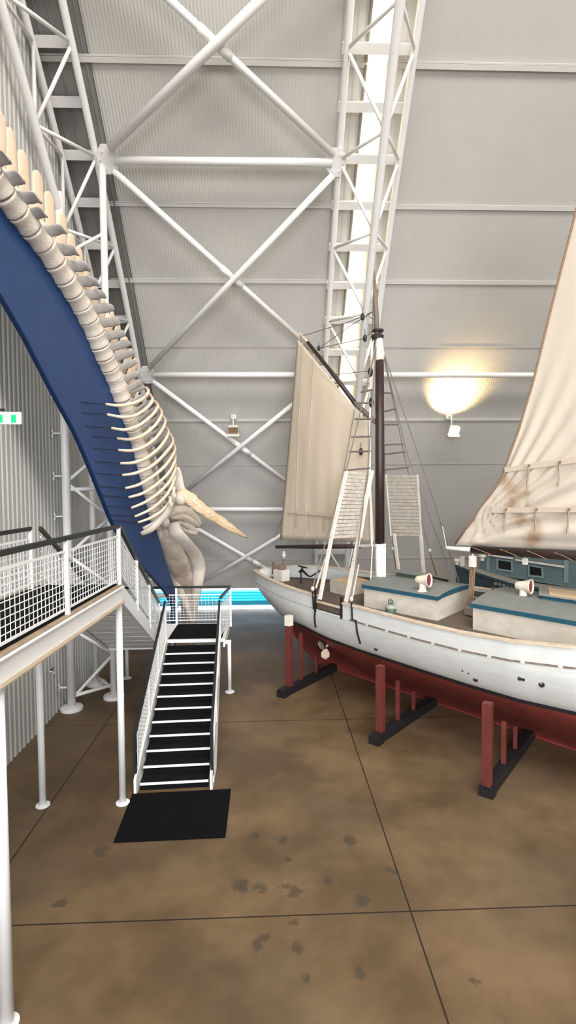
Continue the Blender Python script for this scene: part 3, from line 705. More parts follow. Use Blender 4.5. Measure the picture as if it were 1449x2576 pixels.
obj('mandible', MB().loft([mirror(p)+PN*.1 for p in q], PN, ws, [.11]*m, 14), 'bone', W_, True)
q = [wp(*zk(*p), .85) for p in ((292, 115), (305, 200), (310, 290), (322, 370), (345, 420))]
obj('shoulder_blade', MB().loft(smoothpath(q, 3), V((1, 0, 0)), [.07, .085, .10, .11, .12, .13, .14, .145, .15, .17, .19, .18, .16][:13], [.05]*13, 12), 'bone', W_, True)
fl = [((300, 465), .85), ((360, 440), .95), ((440, 470), 1.1), ((520, 540), 1.25), ((640, 630), 1.45), ((780, 720), 1.65), ((900, 800), 1.85), ((1010, 870), 2.0), ((1088, 915), 2.1)]
q = smoothpath([wp(*zk(*p), o_) for p, o_ in fl], 3); m = len(q); ws = [lerp(i/(m-1), [0, .12, .3, .5, .75, 1], [.12, .17, .165, .15, .12, .02])*(1+.10*math.sin(i*2.1)) for i in range(m)]
fo = obj('flipper', MB().loft(q, UP, ws, [.05]*m, 12), 'bone_tan', W_, True)
for k in range(9):
    f = .30+.62*k/9; p = q[int(f*(m-1))]; d = (q[min(m-1, int(f*(m-1))+1)]-p).normalized(); side = d.cross(PN).normalized()
    obj('finger_bone', MB().ball(p+PN*.03, (d*.10, side*.085*(1.1-f), PN*.045), 8, 5), 'bone_light', fo, True)
obj('humerus', MB().ball(wp(*zk(320, 480), .88), (V((.17, 0, -.05)), V((0, .17, 0)), V((.03, 0, .16))), 14, 10), 'bone', W_, True)
# ================================================================ SAILING BOAT
BO = V((2.18, 15.35, 0)); BD = V((.62980, -.77676, 0)); BT = V((.77676, .62980, 0))    # origin, forward axis, away side
def BP(s, t, z): return BO+BD*s+BT*t+UP*z
def toB(p): q = p-BO; return (q.dot(BD), q.dot(BT), q.z)
def bt(px, py, t=0.0): return plane(px, py, BT, BT.dot(BO)+t)         # point on a fore-and-aft plane
SB = [-3.95, -3.8, -3.5, -3, -2.5, -2, -1.5, -1, -.5, 0, 1, 2, 3, 4, 5, 6, 7, 8, 9, 9.8, 10.2]
BB = [.06, .36, .64, .97, 1.23, 1.42, 1.58, 1.70, 1.80, 1.87, 1.98, 2.07, 2.15, 2.22, 2.25, 2.25, 2.12, 1.75, 1.1, .4, .05]
ZS = [2.56, 2.60, 2.66, 2.71, 2.73, 2.72, 2.70, 2.68, 2.66, 2.64, 2.62, 2.60, 2.59, 2.58, 2.58, 2.62, 2.70, 2.85, 3.05, 3.2, 3.3]
WSs = [-3.95, -3.8, -3.5, -3, -2.5, -2.36, -2, -1.5, -1, -.5, 0, .5, 1, 2, 3, 4, 5, 6, 7, 8, 9, 9.8, 10.2]
WB = [.01, .02, .02, .02, .03, .05, .40, .80, 1.18, 1.42, 1.56, 1.65, 1.70, 1.77, 1.84, 1.90, 1.92, 1.90, 1.72, 1.3, .7, .15, .03]
WZ = [2.12, 1.98, 1.73, 1.47, 1.18, 1.04, 1.22, 1.37, 1.50, 1.58, 1.59, 1.55, 1.51, 1.48, 1.48, 1.48, 1.47, 1.46, 1.46, 1.48, 1.5, 1.55, 1.6]
KS = [-2.36, -2.23, -1.95, -1.67, -1.35, -1.2, 8.0, 9.2, 10.2]
KZ = [1.02, .74, .54, .35, .16, .06, .06, .5, 1.5]
DKZ = 2.26
fb = lambda s: lerp(s, SB, BB); fz = lambda s: lerp(s, SB, ZS)-.045; fw = lambda s: (lerp(s, WSs, WB), lerp(s, WSs, WZ))
def frange(a, b, n): return [a+(b-a)*i/n for i in range(n+1)]
SV = frange(-3.95, -2.4, 12)+frange(-2.3, 10.2, 60)
def topside(s, v, sg=-1, out=0.0):           # v: 0 at deck level, 1 at the red boundary
    b = fb(s); w, zw = fw(s); zt = min(fz(s), DKZ)
    p = lerp(s, [-4, -2.6, -1, 0, 1], [1.0, 1.1, 1.9, 2.3, 1.7]); q = lerp(s, [-4, -2.6, -1, 0], [1.0, .95, .8, .78])
    t = w+(b-w)*(1-min(v, .9999)**p)**q
    return BP(s, sg*(t+out), zt-(zt-zw)*v)
def bottom(s, v, sg=-1, out=0.0):
    w, zw = fw(s); zk_ = lerp(s, KS, KZ); tk = min(.11, w)
    f = max(0, min(1, (s+2.36)/3.5)); a = .8+.6*f; c = 2.1-.75*f
    t = tk+(w-tk)*(1-min(v, .9999)**a)**c
    return BP(s, sg*(t+out), zw-(zw-zk_)*v)
t = boat = thing('sailing_boat', 'white and red wooden two masted sailing boat propped up on the concrete floor', 'boat', BP(2, 0, 0))
mb = MB()
for sg in (-1, 1): mb.grid([[topside(s, v/14, sg) for v in range(15)] for s in SV])
hull = obj('hull', mb, 'hull', t, True)
mb = MB()
for sg in (-1, 1): mb.grid([[bottom(s, v/16, sg) for v in range(17)] for s in SV if s >= -2.36])
obj('bottom', mb, 'hull_red', t, True, 'red painted underwater bottom of the hull')
# keel foot
obj('keel', MB().hexa([BP(-1.2, -.12, .02), BP(8, -.12, .02), BP(8, .12, .02), BP(-1.2, .12, .02), BP(-1.25, -.12, .22), BP(8, -.12, .22), BP(8, .12, .22), BP(-1.25, .12, .22)]), 'hull_red', t)
for sg in (-1, 1):
    rows = []
    for s in frange(-1.4, 10.1, 60):
        w, zw = fw(s); rows.append([BP(s, sg*(w+.012), zw-.055), BP(s, sg*(w+.018), zw+.012), BP(s, sg*(w-.02), zw+.012), BP(s, sg*(w-.03), zw-.055)])
    obj('boot_stripe', MB().sweep(None, rows), 'black', t, False, 'black stripe between white topsides and red bottom')
def bulwark(s0, s1, sg):
    r = []
    for s in frange(s0, s1, max(4, int((s1-s0)*6))):
        b, z = fb(s), fz(s); zl = min(z-.05, DKZ-.01); r.append([BP(s, sg*b, zl), BP(s, sg*b, z), BP(s, sg*max(.0, b-.075), z), BP(s, sg*max(0, b-.075), zl)])
    return r
for s0, s1, sg in ((-3.95, .78, -1), (1.80, 10.2, -1), (-3.95, 10.2, 1)):
    bw = obj('bulwark', MB().sweep(None, bulwark(s0, s1, sg)), 'hull', t, 'auto')
    r = []
    for s in frange(s0, s1, max(6, int((s1-s0)*6))):
        b, z = fb(s), fz(s); o_ = .035; r.append([BP(s-(.05 if s < -3.9 else 0), sg*(b+o_), z), BP(s-(.05 if s < -3.9 else 0), sg*(b+o_), z+.035), BP(s, sg*max(0, b-.10), z+.035), BP(s, sg*max(0, b-.11), z)])
    obj('cap_rail', MB().sweep(None, r), 'cap', t, 'auto', 'worn tan wooden cap rail')
r = [[BP(s, -(fb(s)+.03), DKZ-.02), BP(s, -(fb(s)+.03), DKZ+.03), BP(s, -(fb(s)-.05), DKZ+.03), BP(s, -(fb(s)-.05), DKZ-.02)] for s in frange(.78, 1.8, 5)]
obj('gangway_gate', MB().hexa([BP(.80, -fb(.8)+.02, DKZ+.02), BP(1.78, -fb(1.78)+.02, DKZ+.02), BP(1.78, -fb(1.78)+.06, DKZ+.02), BP(.80, -fb(.8)+.06, DKZ+.02), BP(.80, -fb(.8)+.02, DKZ+.17), BP(1.78, -fb(1.78)+.02, DKZ+.17), BP(1.78, -fb(1.78)+.06, DKZ+.17), BP(.80, -fb(.8)+.06, DKZ+.17)]), 'deck', t, False, 'low dark board closing the bulwark gap')
obj('gate_cap', MB().bar(BP(.8, -fb(.8)+.04, DKZ+.185), BP(1.78, -fb(1.78)+.04, DKZ+.185), .09, .03), 'cap', t)
# rub strake and scuppers
for sg in (-1, 1):
    r = []
    for s in frange(-3.3, 9.8, 50):
        b, z = fb(s), fz(s)-.34; r.append([BP(s, sg*(b+.002), z-.012), BP(s, sg*(b+.008), z-.012), BP(s, sg*(b+.008), z+.012), BP(s, sg*(b+.002), z+.012)])
    obj('rubbing_strake', MB().sweep(None, r), 'hull', t)
s = 2.05
while s < 9.0:
    a, b = s, s+.52; r = []
    for q in frange(a, b, 3): r.append([BP(q, -(fb(q)-.01), fz(q)-.345), BP(q, -(fb(q)+.012), fz(q)-.345), BP(q, -(fb(q)+.012), fz(q)-.310), BP(q, -(fb(q)-.01), fz(q)-.310)])
    obj('scupper', MB().sweep(None, r), 'spar', t, False, 'dark slot between planks')
    s += .60
r = [[BP(q, -(fb(q)-.01), fz(q)-.332), BP(q, -(fb(q)+.005), fz(q)-.332), BP(q, -(fb(q)+.005), fz(q)-.316), BP(q, -(fb(q)-.01), fz(q)-.316)] for q in frange(-3.2, .7, 12)]
obj('plank_seam', MB().sweep(None, r), 'spar', t, False, 'dark open seam below the aft bulwark')
# deck
r = [[BP(s, -(fb(s)-.05), DKZ), BP(s, 0, DKZ+.03), BP(s, fb(s)-.05, DKZ)] for s in frange(-3.7, 9.8, 40)]
obj('deck', MB().grid(r), 'deck', t, True, 'weathered brown plank deck', solid=.03)
for k in range(-8, 9):
    tt = k*.2
    ss = [s for s in frange(-3.6, 9.6, 60) if fb(s)-.12 > abs(tt)]
    obj('deck_seam', MB().bar(BP(ss[0], tt, DKZ+.034-.012*abs(tt)), BP(ss[-1], tt, DKZ+.034-.012*abs(tt)), .012, .008), 'black', t)
# stern deck fittings
def hull_at(px, py):
    best = (1e9,)
    for i in range(0, 160):
        s = -2+9.5*i/160
        for j in range(40):
            p = topside(s, j/40); a = proj(p); e = (a[0]-px)**2+(a[1]-py)**2
            if e < best[0]: best = (e, p, s, j/40)
    return best[1:]
for px, py, r_ in ((946, 1632, .045), (1199, 1708, .045), (1307, 1708, .034), (1319, 1710, .030), (1361, 1721, .05), (1163, 1687, .015), (1178, 1693, .015)):
    p, s, v = hull_at(px, py); n = (topside(s, v, -1, 1)-p).normalized()
    obj('through_hull', MB().lathe(p-n*.01, [(0, r_), (.022, r_), (.022, r_*.55), (.012, r_*.5)], n, 14), 'iron', t, False, 'dark round hole fitting in the white hull')
def chainplate(pts, px, py):
    q = [hull_at(*p) for p in pts]; P3 = [topside(s, v, -1, .02) for _, s, v in q]
    s0 = q[0][1]; top = BP(s0-.02, -(fb(s0)+.03), fz(s0)+.10)
    c = obj('chainplate', MB().tube([top]+P3, .022, 8), 'black', t, False, 'long dark iron strap down the white hull')
    obj('deadeye', MB().ball(top+UP*.08, (BD*.055, BT*.05, UP*.065)), 'slat', c, True)
    return top
cp1 = chainplate([(795, 1512), (794, 1535), (793, 1555), (795, 1577)], 799, 1478)
cp2 = chainplate([(892, 1537), (895, 1560), (900, 1590), (906, 1619)], 891, 1502)
for s in (.80, 1.78): obj('gate_post', MB().bar(BP(s, -fb(s)-.012, DKZ-.06), BP(s, -fb(s)-.012, fz(s)+.16), .05, .04, BT), 'black', t)
# propeller in the deadwood
def bottom_at(px, py):
    best = (1e9,)
    for i in range(90):
        for j in range(40):
            b_ = bottom(-2.2+3*i/90, j/40); a = proj(b_); e = (a[0]-px)**2+(a[1]-py)**2
            if e < best[0]: best = (e, b_)
    return best[1]
pc = bottom_at(829, 1626)-BT*.16
pr = obj('propeller', MB().lathe(pc-BD*.10, [(0, .05), (.2, .045), (.26, .02)], BD*-1, 12), 'iron', t, True)
for ang, m_ in ((.5, 'cap'), (2.6, 'spar'), (4.7, 'cap')):
    d = (UP*math.sin(ang)+BT*math.cos(ang)); d2 = (UP*math.cos(ang)-BT*math.sin(ang))
    obj('blade', MB().loft([pc+d*.03, pc+d*.14, pc+d*.24, pc+d*.31], (BD*.7+d2).normalized(), [.05, .12, .12, .03], [.02, .016, .012, .006]), m_, pr, True)
# rudder blade
obj('rudder', MB().prism([BP(-2.40, -.03, 1.25), BP(-2.30, -.03, .78), BP(-1.98, -.03, .56), BP(-1.70, -.03, .36), BP(-1.40, -.03, .14), BP(-1.30, -.03, .9), BP(-1.6, -.03, 1.4)], BT*.06), 'hull_red', t)
# --- deckhouses
def house(A, B, C, D, z1, label, name='deckhouse'):
    n = 8
    h = obj(name, MB().hexa([BP(*A, DKZ-.02), BP(*B, DKZ-.02), BP(*C, DKZ-.02), BP(*D, DKZ-.02), BP(*A, z1-.04), BP(*B, z1-.04), BP(*C, z1-.04), BP(*D, z1-.04)]), 'house', t, False, label)
    def edge(P, Q, o_): return [V((P[0]+(Q[0]-P[0])*i/n, P[1]+(Q[1]-P[1])*i/n, 0)) for i in range(n+1)]
    cx, cy = (A[0]+B[0]+C[0]+D[0])/4, (A[1]+B[1]+C[1]+D[1])/4
    ex = lambda P: (P[0]+(.045 if P[0] > cx else -.045), P[1]+(.045 if P[1] > cy else -.045))
    A2, B2, C2, D2 = ex(A), ex(B), ex(C), ex(D); e1 = edge(A2, D2, 0); e2 = edge(B2, C2, 0)
    cam_ = [.07*(1-((i/n)*2-1)**2) for i in range(n+1)]
    lo = []
    r = [[BP(p.x, p.y, z1-.05+c) for p, c in zip(e, cam_)]+[BP(p.x, p.y, z1+.035+c) for p, c in reversed(list(zip(e, cam_)))] for e in (e1, e2)]
    obj('roof_edge', MB().sweep(None, r), 'teal', h, False, 'teal painted roof edge')
    ee = [[(p.x+(.012 if p.x < cx else -.012), p.y*.995) for p in e] for e in (e1, e2)]
    obj('roof', MB().sweep(None, [[BP(p[0], p[1], z1+.030+c) for p, c in zip(e, cam_)]+[BP(p[0], p[1], z1+.043+c) for p, c in reversed(list(zip(e, cam_)))] for e in ee]), 'roof', h, False, 'grey painted roof')
    return h
H1 = house((1.52, -.96), (3.63, -.91), (3.37, .92), (1.10, .72), 2.81, 'cream deckhouse with grey roof nearest the mast')
H2 = house((4.54, -.98), (8.6, -1.0), (8.5, 1.15), (4.12, 1.18), 2.81, 'cream deckhouse with grey roof at the right edge')
def cowl(par, px, py, hpx, ax):
    p = plane(px, py, (0, 0, 1), 2.87); ax = V(ax).normalized(); c = p+UP*.20
    v = obj('cowl_vent', MB().lathe(p-UP*.02, [(0, .135), (.03, .13), (.045, .085), (.15, .078), (.26, .085)], n=18).lathe(c-ax*.17+UP*.06, [(0, .055), (.02, .085), (.12, .10), (.22, .125), (.33, .158), (.345, .166), (.345, .150), (.20, .105), (.19, .02)], ax, 22), 'cream', par, True)
    return v, c, ax
for par, px, py, a in ((H1, 1063, 1487, (.76, -.65, .06)), (H2, 1316, 1504, (.70, -.71, .03))):
    v, c, ax = cowl(par, px, py, 32, a)
    # the maroon throat is its own mesh beside the vent
    obj('cowl_throat', MB().lathe(c-ax*.17+UP*.06, [(.30, .139), (.315, .139)], ax, 22), 'maroon', par, False, 'maroon painted throat of the vent')
q0, q1 = (5.48, .10), (7.3, 1.05)
sk_ = obj('skylight_hatch', MB().hexa([BP(5.48, .12, 2.86), BP(7.3, .08, 2.86), BP(7.3, 1.0, 2.86), BP(5.05, 1.02, 2.86), BP(5.48, .12, 3.0), BP(7.3, .08, 3.0), BP(7.3, 1.0, 3.0), BP(5.05, 1.02, 3.0)]), 'teal', H2)
obj('skylight_rim', MB().hexa([BP(5.44, .08, 3.0), BP(7.34, .04, 3.0), BP(7.34, 1.04, 3.0), BP(5.0, 1.06, 3.0), BP(5.44, .08, 3.02), BP(7.34, .04, 3.02), BP(7.34, 1.04, 3.02), BP(5.0, 1.06, 3.02)]), 'deck_grey', H2)
obj('skylight_top', MB().hexa([BP(5.62, .18, 3.02), BP(7.3, .15, 3.02), BP(7.3, .92, 3.02), BP(5.25, .95, 3.02), BP(5.62, .18, 3.035), BP(7.3, .15, 3.035), BP(7.3, .92, 3.035), BP(5.25, .95, 3.035)]), 'beige', H2, False, 'beige panel in the skylight')
obj('roof_hatch', MB().hexa([BP(1.45, .45, 2.86), BP(2.35, .35, 2.86), BP(2.2, .72, 2.84), BP(1.25, .68, 2.84), BP(1.45, .45, 3.0), BP(2.35, .35, 3.0), BP(2.2, .72, 3.0), BP(1.25, .68, 3.0)]), 'green', H1)
obj('hatch_lid', MB().hexa([BP(1.40, .40, 3.0), BP(2.42, .30, 3.0), BP(2.24, .76, 3.0), BP(1.22, .72, 3.0), BP(1.40, .40, 3.03), BP(2.42, .30, 3.03), BP(2.24, .76, 3.03), BP(1.22, .72, 3.03)]), 'roof', H1)
obj('grab_bar', MB().bar(bt(1085, 1452, .75), bt(1127, 1461, .75), .05, .05), 'black', H1)
obj('grab_bar', MB().bar(bt(1085, 1464, .3), bt(1099, 1468, .3), .05, .05), 'black', H1)
# boxes, bitts and tiller on the aft deck
def zbox(name, pts, z0, z1, m_, lid=None):
    b = [plane(x, y, (0, 0, 1), z1) for x, y in pts]
    o = obj(name, MB().hexa([V((p.x, p.y, z0)) for p in b]+b), m_, t)
    if lid: obj('lid', MB().hexa([p+UP*.0 for p in b]+[p+UP*.025 for p in b]), lid, o)
zbox('hatch_box', [(874, 1471), (928, 1462), (886, 1449), (830, 1461)], DKZ, 2.62, 'house', 'beige')
p = bt(708, 1432, 0); p.z = DKZ
obj('stern_box', MB().obox(p+UP*.20, BD, BT, UP, .22, .16, .20), 'whitewood', t)
c = p+UP*.42
obj('rope_coil', MB().tube([c+BD*(.13*math.cos(a*.7))+BT*(.11*math.sin(a*.7))+UP*(.004*a) for a in range(28)], .028, 7), 'rope_tan', t, True)
obj('bitt_post', MB().obox(bt(690, 1427, 0)-UP*.02, BD, BT, UP, .06, .06, .20), 'spar', t)
tl = obj('tiller', MB().tube([bt(753, 1438, .0), bt(760, 1434, 0), bt(775, 1449, 0), bt(783, 1450, 0), bt(806, 1435, 0)], [.035, .045, .026, .022, .026], 8), 'black', t, True, 'black iron steering tiller on the aft deck')
obj('tiller_head', MB().tube([bt(757, 1440, 0), bt(761, 1426, 0)], .03, 8).bar(bt(751, 1423, 0), bt(772, 1429, 0), .05, .03).lathe(V((bt(757, 1440, 0).x, bt(757, 1440, 0).y, DKZ)), [(0, .06), (.02, .06), (.03, .022), (max(.05, bt(757, 1440, 0).z-DKZ+.03), .022)], n=10), 'black', tl)
obj('lantern', MB().lathe(bt(714, 1410, 0), [(0, .05), (.05, .07), (.06, .085), (.22, .085), (.23, .07), (.28, .05), (.33, .02)], n=14), 'silver', t, True)
obj('lantern_post', MB().tube([p+UP*.40, bt(714, 1410, 0)], .025, 8), 'spar', t)
for s0, s1 in ((-1.0, -.35), (0, .65), (.95, 1.6), (2.55, 3.25), (3.5, 4.2)):
    obj('bulwark_opening', MB().hexa([BP(q, fb(q)-o_, z) for z in (DKZ+.07, DKZ+.21) for q, o_ in ((s0, .09), (s1, .09), (s1, .07), (s0, .07))]), 'deck', t, False, 'dark opening in the far bulwark')
for s in (-1.15, -.18, .8, 2.45, 3.38):
    obj('far_stanchion', MB().obox(BP(s, fb(s)-.12, 2.46), BD, BT, UP, .05, .035, .17), 'spar', t)
# --- mizzen mast and rig
mx, mt = 1.24, 0.0
ms = obj('mast', MB().tube([BP(mx, mt, 3.76), BP(mx, mt, 6), BP(mx-.01, mt, 8.66)], [.125, .12, .11], 18), 'mast', t, True, 'dark brown aft mast')
obj('mast_foot', MB().tube([BP(mx+.02, mt, DKZ), BP(mx+.02, mt, 3.72)], [.13, .135], 18), 'steel', ms, True, 'white painted foot of the mast')
obj('mast_collar', MB().lathe(BP(mx+.02, mt, 3.30), [(0, .145), (.05, .145)], n=18).lathe(BP(mx, mt, 3.70), [(0, .14), (.09, .14)], n=18), 'steel', ms)
obj('mast_wrap', MB().lathe(BP(mx-.02, mt, 8.60), [(0, .10), (.06, .135), (.2, .145), (.42, .105), (.62, .085)], n=16), 'whitewood', ms, True)
obj('mast_band', MB().lathe(BP(mx-.08, mt, 9.2), [(0, .15), (.07, .17), (.12, .13)], n=16).lathe(BP(mx-.06, mt, 9.38), [(0, .14), (.05, .15)], n=16), 'iron', ms)
obj('topmast', MB().tube([BP(mx-.08, mt, 8.9), BP(mx-.14, mt, 10.2), BP(mx-.2, mt, 11.0)], [.08, .058, .03], 14), 'spar', t, True, 'weathered grey topmast')
obj('crosstree', MB().bar(bt(890, 1373), bt(968, 1371), .10, .07), 'whitewood', ms)
obj('mast_step', MB().bar(BP(mx+.13, .02, 2.9), BP(mx+.13, .02, 3.72), .05, .08, BD), 'steel', ms)
bm_ = obj('boom', MB().tube([bt(695, 1376), bt(790, 1375), bt(905, 1374)], [.055, .065, .06], 12), 'mast', t, True, 'dark aft boom under the small sail')
ga = obj('gaff', MB().tube([bt(774, 861), bt(835, 937), bt(895, 1017)], [.05, .062, .065], 12), 'mast', t, True, 'dark gaff spar along the head of the small sail')
obj('gaff_jaw', MB().tube([bt(893, 1014), bt(925, 1044), bt(951, 1068)], [.065, .07, .045], 10), 'spar', ga, True)
obj('gaff_tip', MB().tube([bt(756, 842), bt(776, 863)], [.05, .045], 10).ball(bt(755, 843), (BD*.09, BT*.07, UP*.07)), 'cap', ga, True)
sail1 = None
def sail(name, edge_l, edge_r, n, m_, mtl, disp, label):
    L_, R_ = edge_l, edge_r; rows = []
    for j in range(m_+1):
        v = j/m_; a = V([lerp(v, [q[0] for q in L_], [q[1][k] for q in L_]) for k in range(3)]); b = V([lerp(v, [q[0] for q in R_], [q[1][k] for q in R_]) for k in range(3)])
        rows.append([a.lerp(b, i/n)+BT*disp(i/n, v) for i in range(n+1)])
    return obj(name, MB().grid(rows), mtl, t, True, label, solid=.012)
s1 = sail('mizzen_sail', [(0, bt(708, 1356)), (.5, bt(731, 1105)), (1, bt(752, 852))], [(0, bt(945, 1364)), (.6, bt(933, 1150)), (.86, bt(929, 1062)), (.90, bt(905, 1036)), (1, bt(752, 852)*.06+bt(896, 1028)*.94)], 26, 36, 'canvas',
    lambda u, v: -.16*math.sin(math.pi*u)*math.sin(math.pi*min(1, v*1.05))+.012*math.sin(u*38)*(1-v)-.06, 'small tan gaff sail on the aft mast')
for x, ya_, yb_ in ((744, 1288, 1326), (778, 1291, 1332), (814, 1295, 1337)):
    obj('reef_point', MB().tube([bt(x, ya_, -.26), bt(x-1, yb_, -.25)], .016, 6), 'stain', s1)
obj('reef_band', MB().bar(bt(724, 1287, -.13), bt(850, 1297, -.23), .008, .10), 'band', s1)
for (xa, ya2), (xb, yb2) in (((742, 1352), (762, 860)), ((768, 1355), (790, 890)),):
    obj('sail_seam', MB().tube([bt(xa, ya2, -.12), bt((xa+xb)/2-2, (ya2+yb2)/2, -.20), bt(xb, yb2, -.12)], .012, 5), 'band', s1)
for i in range(6):
    a, b = (770+i*20.5, 872+i*26.5), (786+i*20.5, 897+i*26.5)
    obj('lacing', MB().tube([bt(*a, -.02), bt((a[0]+b[0])/2-9, (a[1]+b[1])/2+7, -.05), bt(*b, -.02)], .012, 6), 'rope', s1)
def rope(name, pts, r=.011, par=None, m_='rope'):
    return obj(name, MB().tube(pts, r, 6), m_, par or t)
rope('halyard', [bt(757, 846), bt(880, 809), bt(940, 783)]); rope('halyard', [bt(803, 876), bt(880, 821), bt(940, 783)])
rope('halyard', [bt(803, 876), bt(918, 851), bt(944, 824)]); rope('halyard', [bt(838, 943), bt(930, 933)], .012)
rope('halyard', [bt(937, 1372, -.4), bt(929, 1523, -.6)], .016, m_='whitewood')
rope('halyard', [bt(936, 860, -.14), bt(931, 1000, -.14), bt(930, 1200, -.15), bt(935, 1372, -.15)], .030, m_='whitewood')
rope('topping_lift', [bt(1123, 1374), bt(1113, 1325)], .009, m_='whitewood')
rope('sheet', [bt(712, 1300, .0), bt(690, 1352, .0)], .018); rope('sheet', [bt(892, 1030, -.25), bt(862, 1200, -.3), bt(838, 1372, -.3)], .012)
for x, y, w in ((912, 797, 1), (918, 851, 1), (932, 936, 1.3), (934, 1012, 1.3), (802, 876, .8), (908, 1136, 1.0), (920, 1238, .7)):
    p = bt(x, y, -.16 if x > 903 else 0); b_ = obj('block', MB().ball(p, (BD*.06*w, BT*.05, UP*.10*w), 10, 6), 'iron', t, True)
    obj('block_strop', MB().tube([p+UP*.08*w, p+UP*.24*w], .012, 5), 'rope', b_)
# shroud planes, one each side of the mast
def spn(px, py, sg):
    n = BT+UP*(sg*.295); return plane(px, py, n, BT.dot(BO)+sg*(1.95+.295*2.4))
hound = lambda sg: BP(mx-.02, sg*.13, 8.95)
for sg, legs, slat_q, rungs, leg_r in (
    (-1, [[(808, 1507), (837, 1354), (874, 1188)], [(874, 1513), (894, 1412), (939, 1186)]], [(836, 1356), (908, 1352), (933, 1190), (874, 1184)],
     [(910, 986, 934, 981), (904, 1014, 934, 1014), (896, 1054, 934, 1054), (888, 1099, 931, 1098), (882, 1136, 928, 1135), (871, 1183, 926, 1178)], .036),
    (1, [[(1005, 1440), (993, 1345)], [(1067, 1440), (1061, 1352)]], [(984, 1348), (1060, 1350), (1050, 1194), (971, 1194)],
     [(961, 988, 986, 988), (963, 1036, 994, 1028), (965, 1068, 1000, 1068), (966, 1119, 1010, 1117), (965, 1143, 1015, 1137), (968, 1182, 1024, 1176)], .03)):
    scr = obj('shroud_screen', MB().tube([spn(*p, sg) for p in (slat_q[0], slat_q[3])], .03, 6), 'whitewood', t, False, 'slatted board rigged on the %s shrouds' % ('near' if sg < 0 else 'far'))
    A, B, C, D = [spn(*p, sg) for p in slat_q]; ns = 18; nn = (BT+UP*(sg*.295)).normalized()
    for i in range(ns):
        f = (i+.5)/ns; a, b = A.lerp(D, f), B.lerp(C, f); h = (D-A).length/ns*(.80 if sg < 0 else .72)
        obj('slat', MB().bar(a, b, .022, h, (D-A).normalized()), 'slat', scr)
    obj('slat_edge', MB().bar(B-nn*.0, C, .03, .05, BD), 'whitewood', scr)
    for lg in legs:
        pts = [spn(*p, sg)-nn*(.03 if sg > 0 else -.0)-(BT*.05 if sg < 0 else V((0, 0, 0))) for p in lg]
        for i in range(len(pts)-1): obj('screen_leg', MB().bar(pts[i], pts[i+1]+(pts[i+1]-pts[i]).normalized()*.02, .06, .085, BD), 'whitewood', t)
    lo_l, lo_r = spn(rungs[-1][0], rungs[-1][1], sg), spn(rungs[-1][2], rungs[-1][3], sg)
    for r_ in rungs:
        a, b = spn(r_[0], r_[1], sg), spn(r_[2], r_[3], sg); obj('ratline', MB().tube([a-(b-a)*.08, b+(b-a)*.08], .024, 7), 'rope', t)
    d0, d1 = (cp1, cp2) if sg < 0 else (BP(.35, 1.86, 2.7), BP(1.7, 1.93, 2.7))
    rope('shroud', [d0+UP*.1, lo_l, hound(sg)], .018); rope('shroud', [d1+UP*.1, lo_r, hound(sg)], .018)
    if sg > 0:
        rope('shroud', [d1+UP*.1+BD*.5, lo_r.lerp(hound(sg), .1)+BD*.1, hound(sg)], .014)
        rope('backstay', [hound(1), spn(1085, 1240, 1), BP(2.35, 2.05, 2.65)], .016)
        for (x, y, x2, y2) in ((1081, 1385, 1102, 1450), (988, 1380, 1000, 1440)):
            obj('lanyard', MB().tube([spn(x, y, 1), spn(x2, y2, 1)], .026, 7), 'rope_tan', t)
            obj('deadeye', MB().ball(spn(x, y, 1), (BD*.05, BT*.045, UP*.06)), 'slat', t, True)
    else:
        for (x, y, x2, y2) in ((799, 1478, 821, 1400), (891, 1500, 904, 1420)):
            obj('lanyard', MB().tube([spn(x, y, -1)-BT*.06, spn(x2, y2, -1)-BT*.02], [.026, .018], 7), 'slat', t)
rope('stay', [bt(941, 690), bt(936, 855), BP(mx-.1, -.1, 8.8)], .012); rope('stay', [bt(943, 690, .05), bt(953, 870, .05)], .012)
